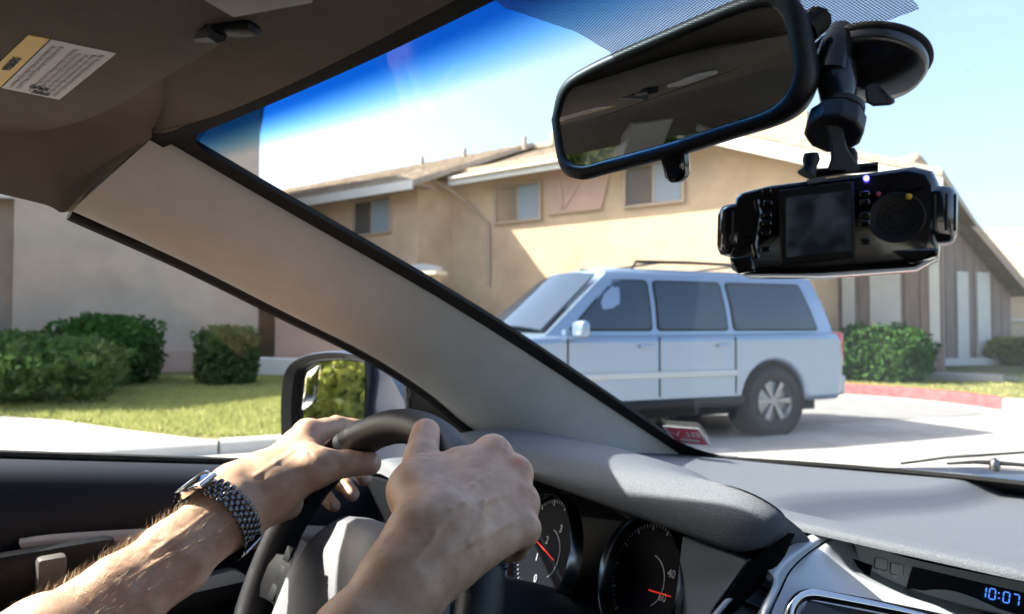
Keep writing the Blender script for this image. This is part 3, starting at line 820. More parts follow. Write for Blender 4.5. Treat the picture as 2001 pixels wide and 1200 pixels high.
for s in (1, -1):
    for nm, b0, b1, t0, t1 in (('side_window', .10, 1.00, .08, .47), ('side_window', -.86, .00, -.84, -.02), ('rear_side_window', -2.14, -.97, -1.98, -.95)):
        zs = (1.165, 1.19, 1.28, 1.40, 1.52, 1.62, 1.655)
        ins_ = (.03, .0, 0, 0, 0, .0, .03)
        rows = []
        for z, q in zip(zs, ins_):
            f = (z - 1.165) / .49
            xa, xb = b0 + (t0 - b0) * f + q, b1 + (t1 - b1) * f - q
            rows.append([side_pt(xa + (xb - xa) * k / 8, z, s, .016) for k in range(9)])
        o_ = MB().sheet(rows if s < 0 else [r[::-1] for r in rows], .02).build(nm, MAT['suv_glass'], suv, smooth=50)
        big = [[side_pt(xa_, z_, s, .011) for xa_ in np.linspace(b0 + (t0 - b0) * f_ - .022 + q_, b1 + (t1 - b1) * f_ + .022 - q_, 9)] for z_, f_, q_ in ((1.145, 0, .03), (1.17, .01, 0), (1.28, .235, 0), (1.40, .48, 0), (1.52, .725, 0), (1.64, .95, 0), (1.672, 1.0, .03))]
        MB().sheet(big if s < 0 else [r[::-1] for r in big], .02).build('window_seal', MAT['rubber'], o_, smooth=50)
    # doors: shut lines, handles, side moulding, sill
    for x in (1.08, .04, -.92):
        MB().box((x, s * (HW + .001), .78), (.014, .012, .60)).build('door_gap', MAT['rubber'], suv, smooth=0)
    for x in (.20, -.76):
        MB().rbox((x, s * (HW + .015), .99), (.18, .03, .035), .012).build('door_handle', MAT['suv_paint'], suv)
    MB().rbox((.02, s * (HW + .006), .70), (1.9, .03, .07), .012).build('side_moulding', MAT['suv_lower'], suv)
    MB().rbox((0.02, s * (HW - .02), .40), (2.1, .10, .11), .03).build('running_board', MAT['black_plastic'], suv)
    MB().tube([(.15, s * .62, 1.80), (.10, s * .62, 1.875), (-.6, s * .63, 1.885), (-1.75, s * .62, 1.875), (-1.85, s * .61, 1.80)], .018, 8).build('roof_rail', MAT['black_plastic'], suv)
    mk_ = thing  # keep name space tidy
    MB().rbox((1.0, s * (HW + .12), 1.16), (.11, .22, .17), .045, None, 3).build('door_mirror', MAT['suv_paint'], suv)
    MB().rbox((2.42, s * .70, .80), (.10, .40, .17), .03).build('headlight', MAT['lamp_clear'], suv)
    MB().rbox((-2.45, s * .86, .93), (.09, .16, .40), .03).build('tail_light', MAT['lamp_red'], suv)
for x in (-.25, -1.35):
    MB().rbox((x, 0, 1.882), (.06, 1.24, .022), .01).build('roof_crossbar', MAT['black_plastic'], suv)
wsq = [Vector((1.27, .80, 1.13)), Vector((1.27, -.80, 1.13)), Vector((.60, -.66, 1.70)), Vector((.60, .66, 1.70))]
nn_ = (wsq[1] - wsq[0]).cross(wsq[3] - wsq[0]).normalized()
if nn_.x < 0: nn_ = -nn_
wr_ = [[wsq[0].lerp(wsq[1], u).lerp(wsq[3].lerp(wsq[2], u), v) + nn_ * (.02 + .06 * math.sin(math.pi * u)) for u in (0, .15, .3, .5, .7, .85, 1)] for v in (0, .33, .66, 1)]
MB().sheet(wr_, .02).build('windscreen', MAT['suv_glass'], suv, smooth=60)
MB().rbox((2.46, 0, .50), (.16, 1.84, .22), .05, None, 3).build('front_bumper', MAT['suv_lower'], suv)
MB().rbox((-2.48, 0, .52), (.16, 1.84, .24), .05, None, 3).build('rear_bumper', MAT['suv_lower'], suv)
MB().rbox((2.47, 0, .80), (.06, .92, .20), .02).build('grille', MAT['black_plastic'], suv)
MB().box((0.02, 0, .34), (4.5, 1.5, .20)).build('chassis', MAT['rubber'], suv, smooth=0)
def wheel(x, s):
    t = part_root('wheel', suv); ORG[t] = Vector((0, 0, 0))
    m_ = Matrix.Translation((x, s * .84, .375)) @ Matrix.Rotation(R(-90) * s, 4, 'X')
    MB().lathe([(.24, -.12), (.34, -.125), (.367, -.10), (.375, -.06), (.375, .06), (.367, .10), (.34, .125), (.245, .118), (.235, .10)], 40, m_).build('tyre', MAT['tyre'], t, smooth=60)
    MB().lathe([(.236, .112), (.225, .09), (.21, .05), (.06, .075), (.05, .09), (.0001, .092)], 40, m_).build('rim_disc', MAT['alloy'], t, smooth=40)
    sp = MB()
    for k in range(6):
        mm_ = m_ @ Matrix.Rotation(k * math.pi / 3, 4, 'Z')
        sp.add([mm_ @ Vector(v) for v in ((.05, -.022, .094), (.225, -.035, .106), (.225, .035, .106), (.05, .022, .094), (.05, -.022, .06), (.225, -.035, .06), (.225, .035, .06), (.05, .022, .06))], [(0, 1, 2, 3), (7, 6, 5, 4), (0, 4, 5, 1), (1, 5, 6, 2), (2, 6, 7, 3), (3, 7, 4, 0)])
    sp.build('spokes', MAT['alloy'], t, smooth=0, bevel=.006)
    # dark wheel well lining
    MB().lathe([(.42, -.20), (.425, .09), (.41, .09), (.0001, -.16)], 32, m_).build('wheel_well', MAT['rubber'], t, smooth=0)
for x in (1.50, -1.46):
    for s in (1, -1): wheel(x, s)
# ================================================================== the car we sit in
car = thing('car', 'dark blue sedan seen from inside its cabin, beige trim and grey dashboard', 'car', (0, 0, 0))

# ---- windscreen: left edge curve (v = 0 header .. 1 base), mirrored on the right
_A = [(312, 258), (520, 380), (700, 483), (850, 570), (1000, 664), (1190, 790), (1345, 893)]
EL = [PX(px, py, -.52 - .06 * i / 6) for i, (px, py) in enumerate(_A)]
EDGE = cr(EL, 25)
_l0, _l1 = EDGE[0], EDGE[-1]
CEN = [Vector((0, .265, 1.395)).lerp(Vector((0, 1.32, .945)), k / 24) + Vector((0, .01, .022)) * math.sin(math.pi * k / 24) for k in range(25)]
# keep the centre line level with the edge it is paired with
CEN = [Vector((0, c.y, c.z)) for c in CEN]

def WS(u, v, off=0.0):
    t = min(max(v, 0), 1) * 24
    k = min(int(t), 23); w = t - k
    e = EDGE[k].lerp(EDGE[k + 1], w); c = CEN[k].lerp(CEN[k + 1], w)
    p = Vector((abs(e.x) * u, c.y + (e.y - c.y) * u * u, c.z + (e.z - c.z) * u * u))
    if v > 1: p += (EDGE[-1] - EDGE[-2]) * 24 * (v - 1)
    if v < 0: p += (EDGE[1] - EDGE[0]) * 24 * v
    return p + Vector((0, .40, .917)) * off

rows = [[WS(-1 + 2 * i / 40, j / 32) for i in range(41)] for j in range(33)]
mb = MB().sheet(rows, .004)
ws = mb.build('windshield', MAT['windshield'], car, recalc=False)
att = ws.data.attributes.new('v', 'FLOAT', 'POINT')
vals = np.zeros(len(ws.data.vertices), np.float32)
n1 = 41 * 33
g = np.repeat(np.linspace(0, 1, 33), 41)
uu = np.tile(np.linspace(-1, 1, 41), 33)
g = g + 0.0 * uu
vals[:n1] = g; vals[n1:2 * n1] = g
rest = len(vals) - 2 * n1
co = np.zeros(len(vals) * 3); ws.data.vertices.foreach_get('co', co); co = co.reshape(-1, 3)
if rest > 0:
    for k in range(2 * n1, len(vals)):
        vals[k] = g[np.argmin(((co[:n1] - co[k]) ** 2).sum(1))]
att.data.foreach_set('value', vals)

# black ceramic border and seal round the glass
def border(name, pts_a, pts_b, t=.006):
    return MB().sheet([pts_a, pts_b], t).build(name, MAT['rubber'], ws, smooth=30)
vs = [j / 40 for j in range(41)]
border('edge_seal', [WS(-1.03, v, -.006) for v in vs], [WS(-.962, v, -.006) for v in vs])
border('edge_seal', [WS(.973, v, -.006) for v in vs], [WS(1.03, v, -.006) for v in vs])
us = [-1 + i / 20 for i in range(41)]
border('cowl_seal', [WS(u, .974 + .0 * u, -.008) for u in us], [WS(u, 1.02, -.008) for u in us])
border('header_seal', [WS(u, -.02, -.006) for u in us], [WS(u, .012, -.006) for u in us])
# rounded corner piece of the border at the lower left and upper left
for su in (-1, 1):
    for v0, v1, s in ((.90, .974, 1), (.05, .012, -1)):
        mbb = MB()
        ptsA, ptsB = [], []
        for k in range(9):
            a = R(90 * k / 8)
            v = v1 - (v1 - v0) * (1 - math.sin(a)); u = -.962 + .07 * (1 - math.cos(a))
            ptsB.append(WS(u * (1 if su < 0 else -1), v, -.0065))
            ptsA.append(WS(-.985 * (1 if su < 0 else -1), v1 + s * .01, -.0065))
        mbb.grid([ptsA, ptsB]).build('corner_seal', MAT['rubber'], ws, smooth=0)

# dotted ceramic patch behind the rear-view mirror
dm, dnt, db = _new('dot_frit')
N, L = dnt.nodes, dnt.links
dtc = N.new('ShaderNodeTexCoord'); dmp = N.new('ShaderNodeMapping'); dmp.inputs['Scale'].default_value = (640, 640, 640); dmp.inputs['Rotation'].default_value = (0, 0, .3)
L.new(dtc.outputs['UV'], dmp.inputs[0])
fx = N.new('ShaderNodeVectorMath'); fx.operation = 'FRACTION'; L.new(dmp.outputs[0], fx.inputs[0])
ds = N.new('ShaderNodeVectorMath'); ds.operation = 'DISTANCE'; ds.inputs[1].default_value = (.5, .5, 0); L.new(fx.outputs[0], ds.inputs[0])
lt = N.new('ShaderNodeMath'); lt.operation = 'LESS_THAN'; lt.inputs[1].default_value = .44; L.new(ds.outputs['Value'], lt.inputs[0])
tr = N.new('ShaderNodeBsdfTransparent'); mx = N.new('ShaderNodeMixShader')
db.inputs['Base Color'].default_value = (.01, .01, .012, 1); db.inputs['Roughness'].default_value = .5
L.new(lt.outputs[0], mx.inputs[0]); L.new(tr.outputs[0], mx.inputs[1]); L.new(db.outputs[0], mx.inputs[2]); L.new(mx.outputs[0], N['Material Output'].inputs[0])
def ws_hit(px, py):
    """windscreen (u, v) seen at a photo pixel, by a short search"""
    best = None
    r = ray(px, py)
    lo_u, hi_u, lo_v, hi_v = -1, 1, 0, 1
    for it in range(5):
        cand = []
        for i in range(13):
            for j in range(13):
                u = lo_u + (hi_u - lo_u) * i / 12; v = lo_v + (hi_v - lo_v) * j / 12
                d = WS(u, v) - CAM
                cand.append(((d - r * (d.dot(r) / r.dot(r))).length, u, v))
        e, u, v = min(cand)
        du, dv = (hi_u - lo_u) / 5, (hi_v - lo_v) / 5
        lo_u, hi_u, lo_v, hi_v = u - du / 2, u + du / 2, v - dv / 2, v + dv / 2
    return u, v
fa, fb, fc, fd = ws_hit(990, 2), ws_hit(1178, 66), ws_hit(1640, 62), ws_hit(1800, 2)
top, bot = [], []
for k in range(25):
    t = k / 24
    u = fa[0] + (fd[0] - fa[0]) * t
    if u < fb[0]: v = fa[1] + (fb[1] - fa[1]) * (u - fa[0]) / (fb[0] - fa[0])
    elif u > fc[0]: v = fc[1] + (fd[1] - fc[1]) * (u - fc[0]) / (fd[0] - fc[0])
    else: v = fb[1] + (fc[1] - fb[1]) * (u - fb[0]) / (fc[0] - fb[0]) + .02
    top.append((u, 0.0)); bot.append((u, v))
rws = [[WS(tu, bv * j / 10, -.0052) for (tu, _), (_, bv) in zip(top, bot)] for j in range(11)]
fr = MB().grid(rws).build('dotted_border', dm, ws, recalc=False)
uvl = fr.data.uv_layers.new(name='UV')
for lp in fr.data.loops:
    c = fr.data.vertices[lp.vertex_index].co
    uvl.data[lp.index].uv = (c.x, c.y * 1.09)

# inspection sticker on the lower left of the glass, read from outside (so mirrored from here)
c4 = [ws_hit(*q) for q in ((1296, 826), (1367, 831), (1391, 865), (1322, 858))]
q4 = [WS(u, v, -.0055) for u, v in c4]
mst = frame(sum(q4, Vector()) / 4, (q4[1] - q4[0]) + (q4[2] - q4[3]), (q4[0] - q4[3]) + (q4[1] - q4[2]))
sw = ((q4[1] - q4[0]).length + (q4[2] - q4[3]).length) / 2; sh = ((q4[0] - q4[3]).length + (q4[1] - q4[2]).length) / 2
sa = ((q4[0] + q4[1]) - (q4[3] + q4[2])).normalized()
# sheared plate that keeps the four corners
inv = mst.inverted()
loc = [inv @ q for q in q4]
def plate(sc_, z0, z1): return MB().add([mst @ Vector((p.x * sc_, p.y * sc_, z)) for z in (z0, z1) for p in loc], [(0, 1, 2, 3), (4, 5, 6, 7), (0, 1, 5, 4), (1, 2, 6, 5), (2, 3, 7, 6), (3, 0, 4, 7)])
st = plate(1.0, 0, .0004).build('sticker', MAT['sticker_white'], ws, smooth=0)
plate(.86, .0006, .0009).build('sticker_field', MAT['sticker_red'], ws, smooth=0)
bil = lambda a, b: (loc[0].lerp(loc[1], a)).lerp(loc[3].lerp(loc[2], a), b)
def shear_text(s, size, a, b, mat, z, mirror):
    o = lettering('sticker_print', s, size, Matrix(), mat, ws)
    ex = (loc[1] - loc[0]).normalized(); ey = (loc[0] - loc[3]).normalized()
    c = bil(a, b)
    for v in o.data.vertices:
        x, y = v.co.x * (-1 if mirror else 1), v.co.y
        v.co = mst @ Vector((c.x + ex.x * x + ey.x * y, c.y + ex.y * x + ey.y * y, z + v.co.z * .2))
    return o
shear_text('BLV', sh * .42, .5, .40, MAT['sticker_white'], .0012, True)
bq = [bil(.24, .66), bil(.76, .66), bil(.76, .82), bil(.24, .82)]
MB().add([mst @ Vector((p.x, p.y, z)) for z in (.0011, .0013) for p in bq], [(0, 1, 2, 3), (4, 5, 6, 7), (0, 1, 5, 4), (1, 2, 6, 5), (2, 3, 7, 6), (3, 0, 4, 7)]).build('sticker_bar', MAT['sticker_white'], ws, smooth=0)

# ---- A-pillar trims
_B = [(140, 412), (365, 514), (560, 612), (722, 693), (835, 766), (908, 826), (990, 885)]
BX = [-.600, -.615, -.63, -.645, -.655, -.66, -.66]
AP = [PX(px - 6, py + 4, -.52 - .06 * i / 6) for i, (px, py) in enumerate(_A)]
BP = [PX(px, py, x) for (px, py), x in zip(_B, BX)]
AP.append(PX(1440, 955, -.60)); BP.append(PX(1080, 960, -.66))
def pillar(sgn):
    rws = []
    for a, b in zip(AP, BP):
        w = (b - a)
        nrm = Vector((.86, -.35, -.36)); nrm = (nrm - w.normalized() * nrm.dot(w.normalized())).normalized()
        L_ = w.length
        pr = [a - nrm * .014 + w * -.02, a + nrm * .004, a + w * .30 + nrm * L_ * .10, a + w * .62 + nrm * L_ * .13, a + w * .90 + nrm * L_ * .075, b, b - nrm * .012 + w * .01, b - nrm * .03 - w * .05]
        if sgn > 0: pr = [Vector((-p.x, p.y, p.z)) for p in pr]
        rws.append(pr)
    gr = [cr(r, 22) for r in rws]
    gr = [[c[j] for c in [cr([r[i] for r in gr], 34) for i in range(22)]] for j in range(34)]
    return MB().sheet(gr if sgn < 0 else [r[::-1] for r in gr], .004)
pillar(-1).build('pillar_trim', MAT['pillar_trim'], car, recalc=True, smooth=60)
pillar(1).build('pillar_trim', MAT['pillar_trim'], car, recalc=True, smooth=60)
# outer painted pillars
for s in (-1, 1):
    path = [Vector((s * abs(e.x) * 1.0, e.y, e.z)) + Vector((s * .075, -.012, .006)) for e in EDGE]
    MB().tube([path[0] + (path[0] - path[3]) * .4] + path[::4] + [path[-1]], .042, 10, flat=.6).build('outer_pillar', MAT['car_paint'], car)

# ---- roof, headliner
toc = lambda q, k: q + (CAM - q).normalized() * k
hb_ = [Vector((-.60, -1.95, 1.20)), Vector((-.612, -1.3, 1.285)), Vector((-.612, -.7, 1.310)), Vector((-.606, -.25, 1.312)), PX(-120, 348, -.602), PX(0, 376, -.60), PX(90, 398, -.60), toc(PX(140, 413, -.598), .004),
       toc(PX(196, 361, -.572), .006), toc(PX(254, 308, -.545), .006), toc(PX(313, 254, -.519), .006), WS(-.955, -.004, -.010), WS(-.85, -.003, -.010), WS(-.7, -.003, -.010), WS(-.5, -.003, -.010), WS(-.25, -.003, -.010), WS(0, -.003, -.010)]
hc_ = [Vector((0, y, 1.408 - max(0, -y - .9) ** 2 * .05)) for y in (-1.95, -1.3, -.7, -.25, -.1, -.03, .0, .02, .03, .04, .05, .06, .07, .09, .11, .13, .15)]
hlf = []
for b_, c_ in zip(hb_, hc_):
    side = min(1, max(0, (abs(b_.x) - .40) / .16))
    lift = (1.392 - b_.z) * side + (1 - side) * .006
    k1 = b_ + Vector((.012 * side, -.004 * (1 - side), lift * .30)); k2 = b_ + Vector((.05 * side + .02, -.02 * (1 - side), lift * .72)); k3 = b_.lerp(c_, .34); f_ = min(1, max(0, (.225 - b_.y) / .16)); k3.z = (b_.z + (c_.z - b_.z) * .45) * (1 - f_) + max(k3.z, 1.386) * f_
    hlf.append([b_, k1, k2, k3, b_.lerp(c_, .66) * 1.0 + Vector((0, 0, .006)), c_])
lg = crgrid([list(r) for r in zip(*hlf)], 90, 22)
MB().sheet(lg, -.010).build('headliner', MAT['headliner'], car, smooth=60)
MB().sheet([[Vector((-q.x, q.y, q.z)) for q in r] for r in lg], .010).build('headliner', MAT['headliner'], car, smooth=60)
# outer roof skin
MB().sheet([[Vector((x, y, 1.462 - .05 * (abs(x) / .62) ** 2.4 - (0.035 * max(0, (y - .05) / .2) ** 2))) for x in (-.66, -.6, -.5, -.3, 0, .3, .5, .6, .66)] for y in (.235, .15, 0, -.5, -1.0, -1.6, -2.05)], .008).build('roof', MAT['car_paint'], car, smooth=60)
# roof side rails and door frames
for s in (-1, 1):
    MB().tube([(s * .640, .16, 1.325), (s * .650, .05, 1.345), (s * .655, -.2, 1.360), (s * .655, -.7, 1.360), (s * .650, -1.2, 1.34), (s * .64, -1.7, 1.28)], .020, 10).build('roof_rail', MAT['car_paint'], car)

# ---- sun visor with its warning label, clip and hinge
def VZ(x, y): return 1.372 - .018 * ((x + .3) / .3) ** 2 + (.16 - y) * .10
vis_px = [(575, -8), (520, 42), (446, 86), (380, 128), (300, 172), (200, 228), (90, 262), (-60, 275), (-220, 240), (-330, 60), (-300, -200), (-60, -330), (260, -330), (470, -200), (560, -80)]
vz0 = 1.345
vis2 = [PZ(px, py, vz0) for px, py in vis_px]
visor = part_root('sun_visor', car)
n = len(vis2)
c0 = sum(vis2, Vector()) / n
vring = lambda k, dz: [Vector((c0.x + (p.x - c0.x) * k, c0.y + (p.y - c0.y) * k, p.z + dz)) for p in cr(vis2 + [vis2[0]], 60)[:-1]]
mb = MB()
rings = [vring(.0001, 0), vring(.5, 0), vring(.93, 0), vring(.975, .002), vring(.995, .006), vring(1.0, .011), vring(.99, .017), vring(.95, .021), vring(.4, .022), vring(.0001, .022)]
mb.grid(rings, close_u=True).build('visor_board', MAT['headliner'], visor, merge=True)
# label
lq = [PZ(px, py, vz0 - .0006) for px, py in ((100, 78), (227, 105), (116, 195), (3, 172))]
yq = [PZ(px, py, vz0 - .0006) for px, py in ((55, 69), (97, 77), (0, 171), (-42, 162))]
quad = lambda q, t=.0004: MB().add([*q, *[p + Vector((0, 0, t)) for p in q]], [(0, 1, 2, 3), (7, 6, 5, 4), (0, 1, 5, 4), (1, 2, 6, 5), (2, 3, 7, 6), (3, 0, 4, 7)])
quad(lq).build('warning_label', MAT['paper'], visor, smooth=0)
quad(yq).build('warning_header', MAT['yellow'], visor, smooth=0)
ydir = (yq[1] - yq[2]).normalized(); 
mt = frame((yq[0] + yq[1] + yq[2] + yq[3]) / 4 + Vector((0, 0, -.0005)), (yq[1] - yq[2]), (yq[0] - yq[1]))
lettering('warning_print', 'WARNING', (yq[1] - yq[0]).length * .62, mt, MAT['ink'], visor)
lw = (lq[1] - lq[0])
random.seed(3)
for k in range(8):
    a = .12 + .105 * k
    if k == 2: continue
    p0 = lq[3].lerp(lq[2], a); p1 = lq[0].lerp(lq[1], a)
    m_ = frame(p0.lerp(p1, .5) + Vector((0, 0, -.0007)), (p1 - p0), -lw)
    # illegible rows of small print
    t0 = .06
    while t0 < .90:
        tl = random.uniform(.04, .13)
        a0, a1 = p0.lerp(p1, t0), p0.lerp(p1, min(.94, t0 + tl)); hgt = lw * .028
        quad([q_ + Vector((0, 0, -.0006)) for q_ in (a0 + hgt, a1 + hgt, a1 - hgt, a0 - hgt)], .0002).build('label_print', MAT['ink_grey'], visor, smooth=0)
        t0 += tl + .022
for k, (a, w_) in enumerate(((.36, .30), (.46, .20))):
    b0, b1 = lq[3].lerp(lq[2], a), lq[3].lerp(lq[2], a + .30)
    up_ = (lq[0] - lq[3])
    q = [b0 + up_ * (.20 - k * .10), b0.lerp(b1, 1) + up_ * (.20 - k * .10), b0.lerp(b1, 1) + up_ * (.14 - k * .10), b0 + up_ * (.14 - k * .10)]
    quad([p + Vector((0, 0, -.0006)) for p in q], .0002).build('label_print', MAT['ink'], visor, smooth=0)
# hinge recess and clip
MB().rbox(PZ(455, 56, vz0 - .001), (.030, .013, .007), .003, Euler((0, .1, R(35))).to_matrix()).build('hinge_clip', MAT['black_plastic'], visor)
MB().tube([PZ(425, 62, vz0 - .003), PZ(400, 66, vz0 + .001), PZ(370, 72, vz0 + .006)], [.006, .005, .003], 8).build('hinge_pin', MAT['black_plastic'], visor)
MB().rbox(PZ(505, -3, vz0 - .001), (.05, .022, .004), .0018, Euler((0, 0, R(30))).to_matrix()).build('visor_pocket', MAT['pillar_trim'], visor)

# ---- driver's door
door = part_root('front_door', car)
def belt(y): return 1.025 - .15 * (y - .19)
prof = [(-.80, -.10), (-.775, -.012), (-.76, -.004), (-.735, .0), (-.705, -.003), (-.682, -.016), (-.668, -.045), (-.664, -.09), (-.668, -.2), (-.66, -.25), (-.62, -.262), (-.60, -.275), (-.598, -.30), (-.62, -.33), (-.665, -.345), (-.67, -.62)]
ys = [-.62, -.4, -.2, 0, .15, .3, .42, .52, .60, .66]
MB().sheet([cr([Vector((x, y, belt(y) + z)) for x, z in prof], 60) for y in ys], .012).build('door_panel', MAT['door_dark'], door, smooth=60)
MB().sheet([[Vector((-.83, y, belt(y) - .05)), Vector((-.87, y, belt(y) - .2)), Vector((-.88, y, .6)), Vector((-.84, y, .28))] for y in (.9, .6, .3, 0, -.3, -.62)], .01).build('door_skin', MAT['car_paint'], door)
MB().tube([(-.762, y, belt(y) + .001) for y in (-.6, -.3, 0, .2, .4, .55)], .007, 8, flat=.8).build('belt_seal', MAT['rubber'], door)
tp = [(38, 1058), (120, 1047), (300, 1036), (480, 1029), (600, 1029), (745, 1036)]
bt = [(62, 1076), (130, 1078), (300, 1069), (480, 1070), (600, 1074), (745, 1082)]
xs_ = [-.650, -.649, -.648, -.648, -.65, -.66]
r0 = [PX(px, py, x - .004) for (px, py), x in zip(tp, xs_)]; r1 = [PX(px, (py + b[1]) / 2, x + .004) for (px, py), b, x in zip(tp, bt, xs_)]; r2 = [PX(px, py, x) for (px, py), x in zip(bt, xs_)]
MB().sheet([cr(r, 24) for r in cr_rows] if False else crgrid([r0, r1, r2], 26, 7), .003).build('accent_strip', MAT['door_strip'], door, smooth=60)
MB().rbox(PX(100, 1128, -.615), (.018, .024, .04), .004).build('inner_handle', MAT['handle_grey'], door)
MB().rbox(PX(100, 1135, -.635), (.02, .11, .07), .012).build('handle_recess', MAT['black_plastic'], door)
MB().rbox(PX(260, 1190, -.60), (.06, .22, .03), .012).build('armrest', MAT['dash_dark'], door)
# side window pane and its front post, mirror triangle
BF = cr(BP[:6], 20)
wrows = []
for k in range(14):
    t = k / 13
    rw = []
    for j in range(12):
        y = -.60 + (1.22) * j / 11
        # top edge: roof rail behind, pillar edge ahead
        if y < BF[0].y: zt, xt = 1.315, -.635
        else:
            q = min(BF, key=lambda b: abs(b.y - y)); zt, xt = q.z + .012, q.x - .012
        zb, xb = belt(y) - .02, -.762
        zt = max(zt, zb + .01)
        rw.append(Vector((xb + (xt - xb) * t, y, zb + (zt - zb) * t)))
    wrows.append(rw)
MB().sheet(wrows, .004).build('window_pane', MAT['side_glass'], door, recalc=False)
sp = [PX(px, py, -.70) for px, py in ((806, 742), (860, 778), (908, 820), (936, 858), (950, 915), (806, 918))]
MB().add([*sp, *[p + Vector((-.02, 0, 0)) for p in sp]], [(0, 1, 2, 3, 4, 5), (11, 10, 9, 8, 7, 6)] + [(i, (i + 1) % 6, 6 + (i + 1) % 6, 6 + i) for i in range(6)]).build('mirror_triangle', MAT['black_plastic'], door, bevel=.003)
for px, w_ in ((797, .004), (806, .003)):
    MB().tube([PX(px - 3, 742, -.705), PX(px + 2, 850, -.712), PX(px + 4, 915, -.715)], w_, 8).build('window_post', MAT['steel' if w_ > .0035 else 'rubber'], door)
MB().tube([b + Vector((-.012, 0, -.002)) for b in cr(BP[:7], 30)], .006, 8).build('frame_seal', MAT['rubber'], door)

# ---- outside mirror
om = part_root('side_mirror', car)
mo = P(638, 780, 1.2)
xd = Vector((.97, .24, 0)).normalized(); zd = Vector((.24, -.97, .06)).normalized(); zd = (zd - xd * zd.dot(xd)).normalized(); yd = zd.cross(xd)
mm = Matrix(((xd.x, yd.x, zd.x, mo.x), (xd.y, yd.y, zd.y, mo.y), (xd.z, yd.z, zd.z, mo.z), (0, 0, 0, 1)))
# outlines in the mirror's own plane, from the car-side top corner round
gl_o = [(.086, .060), (.05, .066), (0, .066), (-.05, .060), (-.085, .044), (-.094, .0), (-.09, -.05), (-.075, -.085), (0, -.088), (.06, -.085), (.083, -.06), (.09, 0)]
ho_o = [(.100, .071), (.055, .080), (0, .081), (-.06, .073), (-.105, .054), (-.120, .02), (-.117, -.05), (-.096, -.100), (0, -.108), (.07, -.104), (.098, -.07), (.104, 0)]
cl = lambda o, n=72: [(p.x, p.y) for p in cr([Vector((x, y, 0)) for x, y in o] + [Vector((*o[0], 0))], n + 1)[:-1]]
H = cl(ho_o); G = cl(gl_o)
def ringm(o, k, z, cx=0, cy=-.01): return [mm @ Vector((cx + (x - cx) * k, cy + (y - cy) * k, z)) for x, y in o]
MB().grid([ringm(G, .98, -.028), ringm(G, 1.03, -.004), ringm(H, .965, .004), ringm(H, .995, .0), ringm(H, 1.0, -.012), ringm(H, .985, -.04), ringm(H, .93, -.07), ringm(H, .78, -.093), ringm(H, .45, -.105), ringm(H, .001, -.108)], close_u=True).build('housing', MAT['car_paint'], om, smooth=60)
MB().grid([ringm(G, 1.0, -.02), ringm(G, 1.035, -.003), ringm(H, .955, .0045), ringm(H, .95, .0055), ringm(G, 1.02, -.002), ringm(G, .99, -.019)], close_u=True).build('bezel', MAT['black_plastic'], om)
MB().grid([ringm(G, .985, -.0165), ringm(G, .98, -.0155), ringm(G, .001, -.0155)], close_u=True).build('mirror_glass', MAT['mirror'], om, smooth=20)
bs = [(-.062, .048), (-.045, .056), (-.040, .054), (-.043, .02), (-.053, -.006), (-.072, -.02), (-.088, -.021), (-.088, .02), (-.08, .042)]
bs = cl(bs, 48)
bcx, bcy = -.066, .018
def bulge(k): return [mm @ Vector((bcx + (x - bcx) * k, bcy + (y - bcy) * k, -.0150 + .003 * (1 - (k * .9) ** 2))) for x, y in bs]
MB().grid([bulge(.001), bulge(.25), bulge(.5), bulge(.75), bulge(.93), bulge(1.0), [mm @ Vector((x, y, -.0158)) for x, y in bs]], close_u=True).build('blind_spot_mirror', MAT['mirror'], om, smooth=60)
arm0, arm1 = mm @ Vector((.10, -.02, -.035)), PX(806, 850, -.735)
MB().grid([[mm @ Vector((.092, .068, -.008)), mm @ Vector((.094, .0, -.004)), mm @ Vector((.09, -.09, -.006)), mm @ Vector((.09, -.09, -.08)), mm @ Vector((.092, .06, -.075))],
           [PX(760, 728, -.80), PX(768, 790, -.79), PX(766, 905, -.79), PX(766, 905, -.79) + Vector((-.01, .09, 0)), PX(760, 728, -.80) + Vector((-.01, .07, 0))],
           [PX(796, 795, -.735), PX(797, 830, -.733), PX(797, 912, -.733), PX(797, 912, -.733) + Vector((-.01, .09, 0)), PX(796, 795, -.735) + Vector((-.01, .07, 0))]], close_u=True).build('mirror_arm', MAT['car_paint'], om, smooth=60)

# ---- rear-view mirror
rv = part_root('rear_view_mirror', car)
rl, rr_ = P(1080, 262, .50), P(1576, 86, .372)
ax = (rr_ - rl); rlen = ax.length; ax.normalize()
TILT = R(8.6)
back = Vector((0, -1, 0)); back = (back - ax * back.dot(ax)).normalized()
nz = (back * math.cos(TILT) + Vector((0, 0, -1)) * math.sin(TILT)); nz = (nz - ax * nz.dot(ax)).normalized()
upv = nz.cross(ax)
rm = Matrix(((ax.x, upv.x, nz.x, 0), (ax.y, upv.y, nz.y, 0), (ax.z, upv.z, nz.z, 0), (0, 0, 0, 1)))
rm.translation = (rl + rr_) / 2
hw, hh = rlen / 2, .037
mo_ = [(-hw, .010), (-hw + .012, .029), (-hw + .035, .0355), (0, hh), (hw - .022, hh - .001), (hw - .004, .026), (hw, 0), (hw - .002, -.020), (hw - .016, -.034), (hw - .05, -.0362), (0, -hh), (-hw + .04, -hh + .001), (-hw + .014, -.0345), (-hw + .001, -.022)]
Q = cl(mo_, 90)
def rq(k, z, dx=0): 
    f = 1 - k / hw; fy = 1 - k / hh
    return [rm @ Vector((x * f + dx, y * fy, z)) for x, y in Q]
MB().grid([rq(.0080, -.004), rq(.0078, .0010), rq(.0065, .0022), rq(.0025, .0018), rq(.0, -.0008), rq(-.0005, -.006), rq(.002, -.018), rq(.009, -.029), rq(.02, -.034), rq(.0365, -.036)], close_u=True).build('mirror_housing', MAT['black_plastic'], rv, smooth=60)
